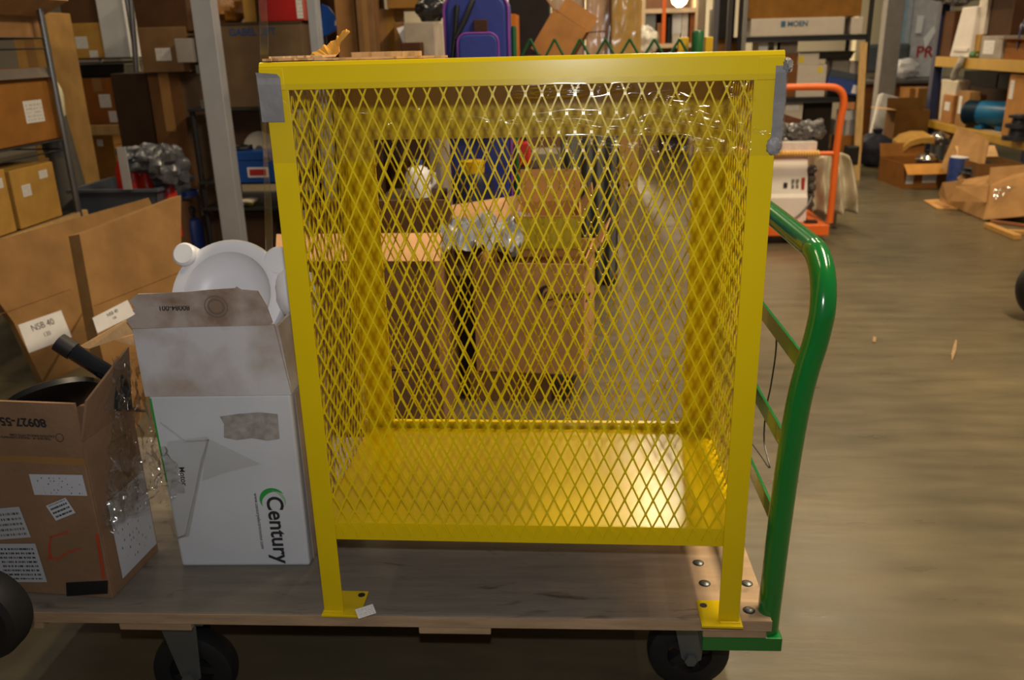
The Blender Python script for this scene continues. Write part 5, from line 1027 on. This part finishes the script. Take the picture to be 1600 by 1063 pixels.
MB().add(vs, fs).build('sheet_fold', mat('milky_plastic', S(198, 186, 160), .4, 0, .06, 6), o, True).modifiers.new('solid', 'SOLIDIFY').thickness = .003
carton('tan box under the milky plastic sheet behind the orange cart', 1264, 244, 1308, 340, YO+.52, .2, card('undr', (170, 150, 120)), z=0, tape=False)
# ---- right wall office, counter, column
YQ = 10.4
a, c2 = P(1352, 60, Y=YQ), P(1475, 60, Y=YQ)
zc_ = P(1400, 122, Y=YQ).z
structure('wall_right', MB().box(a.x-.1, 8, YQ+.02, YQ+.2, 0, 4.6), mat('office_wall', S(186, 176, 148), .8, 0, .04, 1.5))
ct = thing('service_counter', 'brown fronted service counter under the office window', 'counter', ((a.x+c2.x)/2, YQ-.5, 0)); hwC = (c2.x-a.x)/2+.2
MB().box(-hwC, hwC, 0, .5, 0, zc_-.04).build('counter_front', card('cntr', (112, 70, 36)), ct); MB().box(-hwC-.02, hwC+.02, -.05, .51, zc_-.0395, zc_).build('counter_top', mat('grey_laminate', S(110, 106, 104), .4), ct, bevel=.004)
# glazed office screen
wx0, wx1 = P(1396, 50, Y=YQ-.02).x, P(1480, 50, Y=YQ-.02).x
wn = MB(); wn.box(wx0, wx0+.07, YQ-.06, YQ+.015, zc_+.002, 2.6).box(wx0+.13, wx0+.19, YQ-.05, YQ+.015, zc_+.002, 2.6).box(wx1-.06, wx1, YQ-.06, YQ+.015, zc_+.002, 2.6).box(wx0, wx1, YQ-.06, YQ+.015, 2.6, 2.68)
wf = tag(wn.build('window_1', mat('window_frame_grey', S(170, 184, 200), .4)), kind='structure')
pane = MB().box(wx0+.07, wx0+.13, YQ-.02, YQ-.012, zc_+.01, 2.6).build('window_pane', mat('blue_pane', S(150, 190, 215), .1), wf); pane2 = MB().box(wx0+.19, wx1-.06, YQ-.02, YQ-.012, zc_+.01, 2.6).build('window_pane', mat('pale_pane', S(196, 198, 206), .12), wf)
pq = P(1447, 82, Y=YQ-.03); text('PRICES', .19, INKR, wf, (P(1426, 82, Y=YQ-.03).x+.33, YQ-.024, pq.z), (90, 0, 0), bold=.004)
for l, t, r, b_, lab in ((1430, 24, 1444, 52, 'white notice sheet stuck on the office window above the red letters'), (1440, 40, 1462, 76, 'white paper hanging loose at the blue rack post')):
    p0, p1 = P(l, b_, Y=YQ-.08), P(r, t, Y=YQ-.08); o = thing('notice_sheet', lab, 'paper', ((p0.x+p1.x)/2, YQ-.08 if l < 1440 else YQ-.1, p0.z)); w_ = (p1.x-p0.x)/2; h_ = p1.z-p0.z
    q = [(-w_, 0, 0), (w_*.8, 0, 0), (w_, 0, h_), (-w_*.9, 0, h_)] if l < 1440 else [(-w_*.5, 0, 0), (-w_*.2, 0, h_*.1), (w_, 0, h_*.75), (w_*.6, 0, h_), (-w_, 0, h_*.45)]
    MB().prism(q, (0, .004, 0)).build('paper', mat('bright_paper', S(236, 240, 248), .6, 0, .02), o)
    MB().box(-.02, .02, .0045, .055 if l < 1440 else .07, h_*.55, h_*.62).build('holder', GMET, o)
o = thing('desk_monitor', 'dark rounded monitor back standing on the service counter', 'monitor', (P(1380, 120, Y=YQ-.3).x, YQ-.3, zc_+.0005)); MB().box(-.28, .3, .0, .12, .08, .42).build('screen_case', mat('slate_plastic', S(70, 78, 84), .5), o, bevel=.04); MB().box(-.12, .12, -.06, .16, 0, .02).box(-.04, .04, .03, .09, .02, .085).build('stand', BLACK, o, bevel=.005)
o = thing('red_mug', 'small red and white mug on the counter beside the grey column', 'mug', (P(1379, 120, Y=YQ-.45).x+.0, YQ-.44, zc_+.0005)); MB().lathe([(.0001, 0), (.05, 0), (.055, .06), (.05, .06), (.045, .008)], seg=20, caps=False).build('mug_base', mat('pinkred', S(210, 80, 80), .4), o, True); MB().lathe([(.055, .0605), (.058, .13), (.052, .13), (.05, .0605)], seg=20, caps=False).build('mug_top', PLASW, o, True)
o = thing('white_bundle', 'white plastic bundle glowing on the counter at the foot of the window', 'bundle', (P(1413, 112, Y=YQ-.35).x, YQ-.33, zc_+.12)); MB().blob((0, 0, 0), (.17, .1, .12), 5, .25, 2.2, 24, 16, flatz=-.118).build('bundle_skin', PLASW, o, True)
cx = P(1393, 75, Y=9.1); o = thing('grey_column', 'grey square steel column in front of the office window', 'column', (cx.x, 9.1, 0)); MB().box(-.095, .095, 0, .16, .012, 2.6).build('column_body', mat('column_grey', S(116, 112, 110), .5), o, bevel=.006); MB().box(-.12, .12, -.05, .17, 0, .0118).build('base_plate', DARKST, o)
# white leaning panel and bags near the counter
q = [P(1357, 226, Y=8.2), P(1392, 226, Y=8.3), P(1418, 168, Y=8.5), P(1420, 158, Y=8.5), P(1380, 147, Y=8.5), P(1374, 150, Y=8.5)]
o = thing('leaning_panel', 'pale grey plastic panel leaning behind the dark open carton by the counter', 'panel', q[0]); MB().prism([v-q[0]+Vector((0, 0, 0)) for v in q], (0, .04, .01)).build('panel_sheet', mat('panel_grey', S(178, 174, 168), .5), o); o2 = carton('black carton on the floor supporting the pale leaning panel', 1354, 226, 1398, 262, 8.3, .35, card('blk2', (30, 28, 30)), z=0, tape=False)
o = thing('navy_sack', 'dark navy sack slumped on the floor by the counter', 'sack', (P(1372, 258, Y=7.5).x, 7.62, 0)); MB().blob((0, 0, .15), (.19, .15, .17), 6, .2, 2, 26, 18, flatz=-.148).build('sack_body', mat('navy_cloth', S(30, 32, 50), .7), o, True); MB().lathe([(.03, .30), (.05, .36), (.02, .37), (.0001, .36)], seg=14, caps=False).build('sack_neck', mat('navy_cloth', S(30, 32, 50)), o, True)
carton('dark brown open carton with a pale flap in front of the counter', 1393, 172, 1446, 231, 7.7, .28, card('dbo', (104, 70, 26)), z=P(1420, 233, Y=7.7).z, open_=True, flaps=(('l', 5, .16, PALE), ('b', 85, .1, None)), tape=False)
carton('brown carton on the floor under the dark brown open carton', 1395, 234, 1448, 262, 7.72, .26, card('dbu', (70, 46, 26)), z=0, tape=False)
carton('tall tan carton standing on the counter side stack right of the panel', 1421, 138, 1448, 250, 8.6, .3, card('ttc', (134, 96, 46)), z=0, tape=True)
carton('low amber carton beside the tall tan carton near the counter', 1408, 138, 1421, 250, 8.7, .3, card('lac', (126, 84, 34)), z=0, tape=False)
# ---- mustard pallet rack on the right (faces -x)
XR = 3.95
pu = P(1600, 102, X=XR); pu2 = P(1462, 92, X=XR); pl2 = P(1598, 226, X=XR); pl1 = P(1452, 190, X=XR)
zU, zL = P(1560, 95, X=XR).z, P(1560, 212, X=XR).z
yfar = P(1454, 150, X=XR).y
rk = thing('pallet_rack', 'mustard beamed pallet rack with blue posts along the right side', 'rack', (XR, yfar, 0)); y0r = -5.6
ub = P(1540, 107, X=XR).z; 
for nm, zt, zb_ in (('beam', zU+.012, P(1560, 111, X=XR).z), ('beam', zL+.0, P(1560, 226, X=XR).z)):
    for x in (0, 1.0): MB().box(x, x+.05, y0r, 0, zb_, zt-.001).build(nm, MUST, rk, bevel=.003)
    MB().box(.051, .999, y0r, 0, zt-.03, zt-.0015).build('shelf_board', WOODE, rk)
for x in (0, 1.0):
    for y in (0.002, y0r-.1): MB().box(x, x+.08, y, y+.09, 0, 2.6).build('upright', mat('navy_post', S(26, 36, 74), .5), rk, bevel=.004)
    for k in range(9): MB().box(x-.001, x+.0002, .035, .055, .3+.22*k, .34+.22*k).build('slot', BLACK, rk) if x == 0 else None
kw = dict(tape=False, face=-1)
def rside(label, l, t, r, b_, m, top=True, dx=.03, d=.4, **k): return carton_side(label, l, t, r, b_, XR+dx, d, m, -1, (zU+.0125 if top else zL+.0005), tape=False, **k)
rside('dark brown open carton on the upper mustard shelf beside the blue post', 1462, 18, 1488, 90, card('r1', (84, 50, 22)), open_=True, flaps=(('b', 70, .12, None),))
o = thing('foam_block', 'tall white foam block standing on the upper mustard shelf', 'foam', P(1498, 88, X=XR)); o.location.z = zU+.0125; o.rotation_euler = (0, 0, math.radians(-90))
wF = abs(P(1482, 60, X=XR).y-P(1512, 60, X=XR).y)/2; hF = P(1500, 14, X=XR).z-zU
MB().hexa([(-wF, 0, 0), (wF, 0, 0), (wF, .3, 0), (-wF, .3, 0)], [(-wF*.55, .02, hF), (wF*.9, .02, hF), (wF*.9, .28, hF), (-wF*.55, .28, hF)]).build('foam_body', mat('foam_white', S(212, 204, 196), .7, 0, .05, 8), o, bevel=.01); MB().box(-wF*.6, wF*.9, -.012, .0, hF*.12, hF*.2).build('foam_rib', mat('foam_white', S(212, 204, 196)), o, bevel=.004)
rside('small white carton on top of the grey carton on the upper mustard shelf', 1525, 32, 1538, 52, card('r3', (206, 196, 184)), dx=.05, d=.2).location.z = P(1532, 54, X=XR+.05).z
rside('ochre carton carrying the small white carton on the upper mustard shelf', 1517, 54, 1531, 90, card('r3b', (160, 120, 56)), dx=.04, d=.3)
rside('grey printed carton on the upper mustard shelf', 1532, 56, 1566, 90, card('r4', (150, 140, 132)), labels=((.4, .5, .5, .6),), dx=.01)
zg4 = P(1549, 56, X=XR+.01).z+.001
o_ = rside('open dark carton with a pale lit flap on the grey printed carton', 1543, 30, 1580, 55, card('r5', (70, 44, 24)), dx=.08, open_=True, flaps=(('f', 20, .16, PALE),)); o_.location.z = zg4
rside('amber carton with a torn top edge at the right end of the upper shelf', 1570, 62, 1602, 92, card('r6', (140, 88, 34)), dx=.03, open_=True, flaps=(('f', 10, .06, None),))
rside('reddish brown carton high on the right rack above the torn one', 1560, -30, 1640, 8, card('r7', (110, 48, 24)), dx=.3).location.z = P(1600, 8, X=XR+.3).z
rside('dark tall carton behind the torn amber carton carrying the reddish one', 1566, 8, 1640, 92, card('r7b', (48, 30, 18)), dx=.45, d=.4)
o = thing('green_roll', 'small green roll at the foot of the white foam block', 'roll', P(1519, 86, X=XR-.0)); o.location = (XR+.02, P(1519, 86, X=XR).y, zU+.0125); MB().cyl((.0, -.05, .028), (0, .05, .028), .028, 16).build('roll_body', mat('leaf_green', S(50, 104, 40), .6), o, True); MB().cyl((.0, -.052, .028), (0, .052, .028), .012, 12).build('roll_core', TAN, o, True)
o = thing('blue_strap', 'blue webbing strap hanging at the right edge over the upper shelf', 'strap', (XR+.02, P(1592, 50, X=XR).y, zU+.0125)); MB().tube(smooth_path([Vector((.12, -.02, .40)), Vector((.04, .0, .36)), Vector((.0, .02, .22)), Vector((.02, .06, .06)), Vector((.04, .08, .02))]), .022, 8, flat=.3).build('webbing', mat('navy_web', S(40, 50, 100), .7), o, True); MB().blob((.02, .03, .25), (.02, .03, .03), 3, .2).build('buckle', GMET, o, True)
tag(MB().blob(P(1495, 22, X=XR+.1), (.2, .3, .09), 12, .5, 3, 34, 22).build('grey_film_heap', foil('greyheap', (150, 150, 150), .3), None, True), 'grey crumpled film heap on top of the foam block at the upper rack', 'film'); bpy.data.objects['grey_film_heap'].location.z = .19
# lower mustard shelf
o = thing('plastic_casing', 'white plastic casing standing at the far end of the lower mustard shelf', 'casing', (XR+.05, P(1473, 150, X=XR).y, zL+.0005)); hC = P(1475, 125, X=XR).z-zL; o.rotation_euler = (0, 0, math.radians(-90)); MB().prism([(-.16, 0, 0), (.10, 0, 0), (.16, 0, hC*.8), (.18, 0, hC), (-.22, 0, hC), (-.2, 0, hC*.85)], (0, .12, 0)).build('casing_body', mat('casing_white', S(196, 184, 164), .5), o, bevel=.012); MB().box(-.1, .08, -.006, 0, hC*.2, hC*.6).build('casing_inset', mat('casing_inset', S(160, 150, 132), .6), o, bevel=.002)
rside('wooden crate like carton beside the white casing on the lower shelf', 1472, 148, 1488, 188, card('s1', (160, 110, 60)), False, dx=.02, d=.3, labels=((.5, .6, .5, .3),))
rside('upright tan carton with a label strip left of the blue motor', 1494, 142, 1512, 198, card('s2', (150, 112, 66)), False, dx=.02, d=.1, labels=((.3, .6, .25, .5),))
rside('dark carton behind the blue motor on the lower mustard shelf', 1512, 138, 1572, 200, card('s3', (58, 40, 24)), False, dx=.5, d=.1)
rside('tan carton right of the blue motor at the picture edge', 1571, 116, 1612, 214, card('s4', (170, 120, 62)), False, dx=.04, d=.35, labels=((.15, .75, .16, .3),))
mo = thing('electric_motor', 'blue electric motor with a finned end on the lower mustard shelf', 'motor', (XR+.16, P(1541, 180, X=XR+.1).y, zL+.0005)); mo.rotation_euler = (0, 0, math.radians(-52))
lm = abs(P(1514, 180, X=XR+.1).y-P(1570, 180, X=XR+.1).y)/2*.74; rm_ = (P(1541, 158, X=XR+.1).z-zL-.03)/2; zc9 = rm_+.03
MBL = mat('motor_blue', S(20, 96, 140), .35, 0, .06)
MB().lathe([(.0001, -lm*.45), (rm_*.98, -lm*.45), (rm_, -lm*.4), (rm_, lm*.55), (rm_*.9, lm*.75), (rm_*.5, lm*.9), (.0001, lm*.92)], mtx=Matrix.Translation((0, 0, zc9)) @ Matrix.Rotation(math.pi/2, 4, 'Y'), seg=36, caps=False).build('motor_body', MBL, mo, True)
for k in range(7): MB().lathe([(rm_*.6, 0), (rm_*1.02, 0), (rm_*1.02, .008), (rm_*.6, .008)], mtx=Matrix.Translation((-lm*(.5+.07*k), 0, zc9)) @ Matrix.Rotation(math.pi/2, 4, 'Y'), seg=30, caps=False).build('cooling_fin', mat('fin_dark', S(20, 52, 74), .4, .2), mo, True)
MB().lathe([(.0001, -lm), (rm_*.92, -lm*.98), (rm_*.95, -lm*.9), (rm_*.6, -lm*.88)], mtx=Matrix.Translation((0, 0, zc9)) @ Matrix.Rotation(math.pi/2, 4, 'Y'), seg=30, caps=False).build('end_bell', mat('fin_dark', S(20, 52, 74)), mo, True)
MB().lathe([(rm_*.93, lm*.76), (rm_*.96, lm*.78), (rm_*.96, lm*.86), (rm_*.55, lm*.96), (.0001, lm*.97)], mtx=Matrix.Translation((0, 0, zc9)) @ Matrix.Rotation(math.pi/2, 4, 'Y'), seg=30, caps=False).build('end_bell', mat('fin_dark', S(20, 52, 74)), mo, True)
MB().cyl((lm*.9, 0, zc9), (lm*1.15, 0, zc9), .018, 14).build('shaft', CHR, mo, True)
for x in (-lm*.3, lm*.4): MB().box(x-.03, x+.03, -rm_*.8, rm_*.8, 0, .03).build('mount_foot', MBL, mo, bevel=.003)
for x in (-lm*.3, lm*.4): MB().box(x-.02, x+.02, -rm_*.5, rm_*.5, .0302, .06).build('mount_web', MBL, mo)
o = thing('black_fittings', 'black flanged pipe fitting standing at the right edge of the lower shelf', 'fitting', (XR-.02, P(1592, 210, X=XR).y, zL+.0005)); FZ_ = mat('cast_black', S(36, 38, 44), .45)
MB().lathe([(.0001, 0), (.1, 0), (.1, .03), (.06, .035), (.055, .09), (.09, .095), (.09, .125), (.05, .13), (.045, .17), (.075, .172), (.075, .19), (.0001, .19)], seg=26, caps=False).build('fitting_body', FZ_, o, True); MB().lathe([(.04, .1905), (.04, .2), (.0001, .2)], seg=18, caps=False).build('fitting_cap', GMET, o, True)
rside('black carton at the back of the lower mustard shelf above the blue motor', 1500, 112, 1552, 205, card('s5', (30, 26, 24)), False, dx=.62, d=.3)
rside('second black carton at the back of the lower shelf near the picture edge', 1553, 118, 1625, 215, card('s6', (34, 28, 24)), False, dx=.62, d=.3)
# twisted film hanging between shelves
q = [P(1505, 88, X=XR-.02), P(1500, 100, X=XR-.03), P(1493, 112, X=XR-.03), P(1490, 124, X=XR-.02)]
tag(MB().tube(smooth_path(q), [.03, .026, .03, .028, .034, .03, .03, .03, .028, .03, .034, .03, .025], 9).build('film_twist', foil('twist', (170, 166, 158), .25), None, True), 'twisted clear film hanging from the upper mustard beam', 'film')
# ---- floor clutter on the right
o = carton('open brown carton with two white labels holding a steel pot on the floor', 1406, 256, 1481, 299, 6.25, .5, card('f1', (136, 88, 38)), rot=4, z=0, tape=False, open_=True, flaps=(('f', -38, .12, card('f1f', (196, 138, 66))), ('b', 70, .12, None)), labels=((.16, .5, .16, .62), (.58, .4, .3, .36)))
pz = P(1446, 262, Y=6.5).z
po = thing('steel_pot', 'shiny steel pot sticking out of the open two label carton', 'pot', (P(1446, 262, Y=6.5).x, 6.5, .08)); pr2 = .085
MB().lathe([(.0001, 0), (pr2, .004), (pr2, pz-.02), (pr2*1.06, pz-.005), (pr2*1.02, pz+.0), (pr2*.9, pz+.03), (.0001, pz+.05)], seg=30, caps=False).build('pot_body', mat('polished_steel', S(190, 186, 180), .18, .95, .05), po, True); MB().lathe([(.015, pz+.045), (.022, pz+.07), (.0001, pz+.075)], seg=16, caps=False).build('lid_knob', BLACK, po, True)
p_ = [P(x, y, Y=6.75) for x, y in ((1411, 238), (1422, 229), (1440, 224), (1460, 224))]
b = MB()
for (a, c2) in zip(p_, p_[1:]): b.hexa([a, c2, c2+Vector((0, .3, .03)), a+Vector((0, .3, .03))], [v+Vector((0, 0, .05)) for v in (a, c2, c2+Vector((0, .3, .03)), a+Vector((0, .3, .03)))])
tag(b.build('curved_flap', OCH, None), 'curved strip of brown cardboard arching behind the steel pot', 'cardboard')
o = thing('chrome_elbow', 'chrome pipe elbow lying at the back of the floor clutter under the lower shelf', 'pipe', (P(1470, 220, Y=6.9).x, 6.95, 0)); zz = P(1470, 219, Y=6.9).z; MB().blob((0, 0, zz), (.09, .08, .07), 4, .2, 2).build('elbow', mat('polished_steel', S(190, 186, 180)), o, True); MB().cyl((0, 0, 0), (0, 0, zz-.03), .06, 18).build('pipe_stem', GMET, o, True)
q = [P(1473, 243, Y=6.1), P(1534, 278, Y=5.6), P(1546, 222, Y=5.8), P(1540, 215, Y=5.85), P(1497, 199, Y=6.25)]
o = thing('cardboard_sheet', 'large square of tan cardboard leaning behind the blue can', 'cardboard', q[0]); q2 = [v-q[0] for v in q]; q2[1].z -= .12; q2[0].z -= .10; n_ = (q2[1]-q2[0]).cross(q2[2]-q2[0]).normalized()
MB().prism(q2, n_*.008).build('board', card('lean', (168, 128, 82)), o); MB().tube([q2[0].lerp(q2[4], .5), q2[1].lerp(q2[2], .5)], .004, 6).build('crease', card('crease2', (130, 96, 58)), o)
bc = thing('blue_can', 'blue cylindrical can with a white lid between the open carton and the crushed box', 'can', (P(1494, 290, Y=5.95).x, 5.95, .0)); zcn = P(1494, 246, Y=5.95).z; rc = (P(1512, 268, Y=5.95).x-P(1480, 268, Y=5.95).x)/2
CANB = mat('can_blue', S(40, 62, 124), .45, 0, .25, 30); z0c = max(0, P(1494, 292, Y=5.95).z)
MB().lathe([(.0001, 0), (rc, .002), (rc, zcn-.01), (rc*.97, zcn), (.0001, zcn)], seg=30, caps=False).build('can_body', CANB, bc, True); MB().lathe([(rc*.9, zcn+.0005), (rc*.86, zcn+.008), (.0001, zcn+.008)], seg=28, caps=False).build('can_lid', PAPER, bc, True)
# crushed box pile
CR = card('crush', (172, 130, 82)); CR2 = card('crush2', (142, 104, 62))
o = thing('crushed_carton', 'big crushed tan carton with torn flaps in the right floor clutter', 'box', P(1560, 350, Z=0)); og = o.location.copy()
def wp(px, py, Y): return P(px, py, Y=Y)-og
A = [wp(1466, 318, 5.6), wp(1535, 350, 4.85), wp(1612, 338, 4.6), wp(1615, 300, 5.5)]; A = [Vector((v.x, v.y, max(0, v.z))) for v in A]
Bq = [wp(1472, 286, 5.6), wp(1548, 290, 4.95), wp(1612, 268, 4.75), wp(1612, 262, 5.5)]
MB().hexa(A, Bq).build('box_body', CR, o, bevel=.01)
MB().prism([wp(1493, 291, 4.99), wp(1545, 291, 4.94), wp(1542, 316, 4.90), wp(1487, 314, 4.98)], (-.01, -.012, 0)).build('front_flap', CR, o)
MB().prism([wp(1467, 304, 5.4), wp(1473, 286, 5.4), wp(1507, 282, 5.2), wp(1480, 316, 5.2)], (0, .01, .002)).build('side_flap', CR2, o)
MB().prism([wp(1548, 262, 5.0), wp(1602, 258, 4.9), wp(1606, 290, 4.85), wp(1545, 291, 4.96)], (0, .01, 0)).build('top_flap', CR, o)
crumple('tape_film', [wp(1552, 318, 4.80), wp(1578, 300, 4.76), wp(1590, 292, 4.78), wp(1556, 292, 4.92)], 16, 10, .015, 5, 3, film('boxtape', .4, .1), o)
o = carton('dark open carton with a black cloth behind the crushed tan carton', 1524, 256, 1590, 300, 5.6, .4, card('dkc', (120, 84, 46)), z=0, tape=False, open_=True, flaps=(('b', 40, .12, PALE),))
cl = thing('black_cloth', 'black cloth bundle lying in the dark open carton', 'cloth', (P(1540, 268, Y=5.75).x, 5.78, P(1540, 268, Y=5.75).z-.0)); MB().blob((0, 0, 0), (.16, .14, .06), 5, .4, 2.8, 26, 16).build('cloth_fold', foil('blackcloth', (44, 44, 50), .6), cl, True)
b = MB(); q = [P(x, y, Z=.003) for x, y in ((1443, 314), (1464, 327), (1500, 327), (1496, 322), (1466, 312))]
tag(b.prism(q, (0, 0, .006)).build('cardboard_scrap', card('scrap', (200, 152, 94)), None), 'flat tan cardboard scrap lying on the open floor by the crushed carton', 'cardboard')
for i, (a, c2, w, lab) in enumerate((((1543, 352), (1590, 371), .035, 'thick pale wooden stick on the floor at the right edge'), ((1548, 346), (1612, 354), .022, 'thin reddish wooden stick lying behind the thick pale one'), ((1575, 362), (1640, 366), .03, 'second pale wooden stick running out at the right edge'))):
    a, c2 = P(*a, Z=w*.5), P(*c2, Z=w*.5); d = (c2-a).normalized(); sd = Vector((-d.y, d.x, 0))*w*.7; up = Vector((0, 0, w*.5-.0005))
    tag(MB().hexa([a-sd-up, c2-sd-up, c2+sd-up, a+sd-up], [a-sd+up, c2-sd+up, c2+sd+up, a+sd+up]).build('wooden_stick', mat('stick%d' % i, S(*((190, 142, 74), (130, 78, 44), (176, 130, 70))[i]), .7), None, bevel=.004), lab, 'stick')
q = [P(x, y, Z=.0005) for x, y in ((1487, 566), (1486, 555), (1490, 540), (1493, 532), (1495, 534), (1494, 548), (1489.5, 560))]
tag(MB().prism(q[::-1], (0, 0, .005)).build('wood_splinter', mat('splinter', S(150, 122, 86), .7), None), 'thin pale wood splinter lying alone on the open concrete floor', 'splinter')
q = [P(x, y, Z=.0005) for x, y in ((1363, 535), (1364, 527), (1369, 528), (1368, 536))]
tag(MB().prism(q[::-1], (0, 0, .004)).build('wood_chip', mat('splinter', S(206, 164, 106)), None), 'tiny wood chip on the floor between the handle and the splinter', 'chip')
# ------------------------------------------------------------------ turn lettering into meshes
bpy.context.view_layer.update(); dg = bpy.context.evaluated_depsgraph_get()
for o in [x for x in bpy.data.objects if x.type == 'FONT']:
    me = bpy.data.meshes.new_from_object(o.evaluated_get(dg)); n = bpy.data.objects.new('printed_text', me); COL.objects.link(n)
    n.parent = o.parent; n.matrix_basis = o.matrix_basis.copy(); tag(n, kind='stuff'); bpy.data.objects.remove(o)
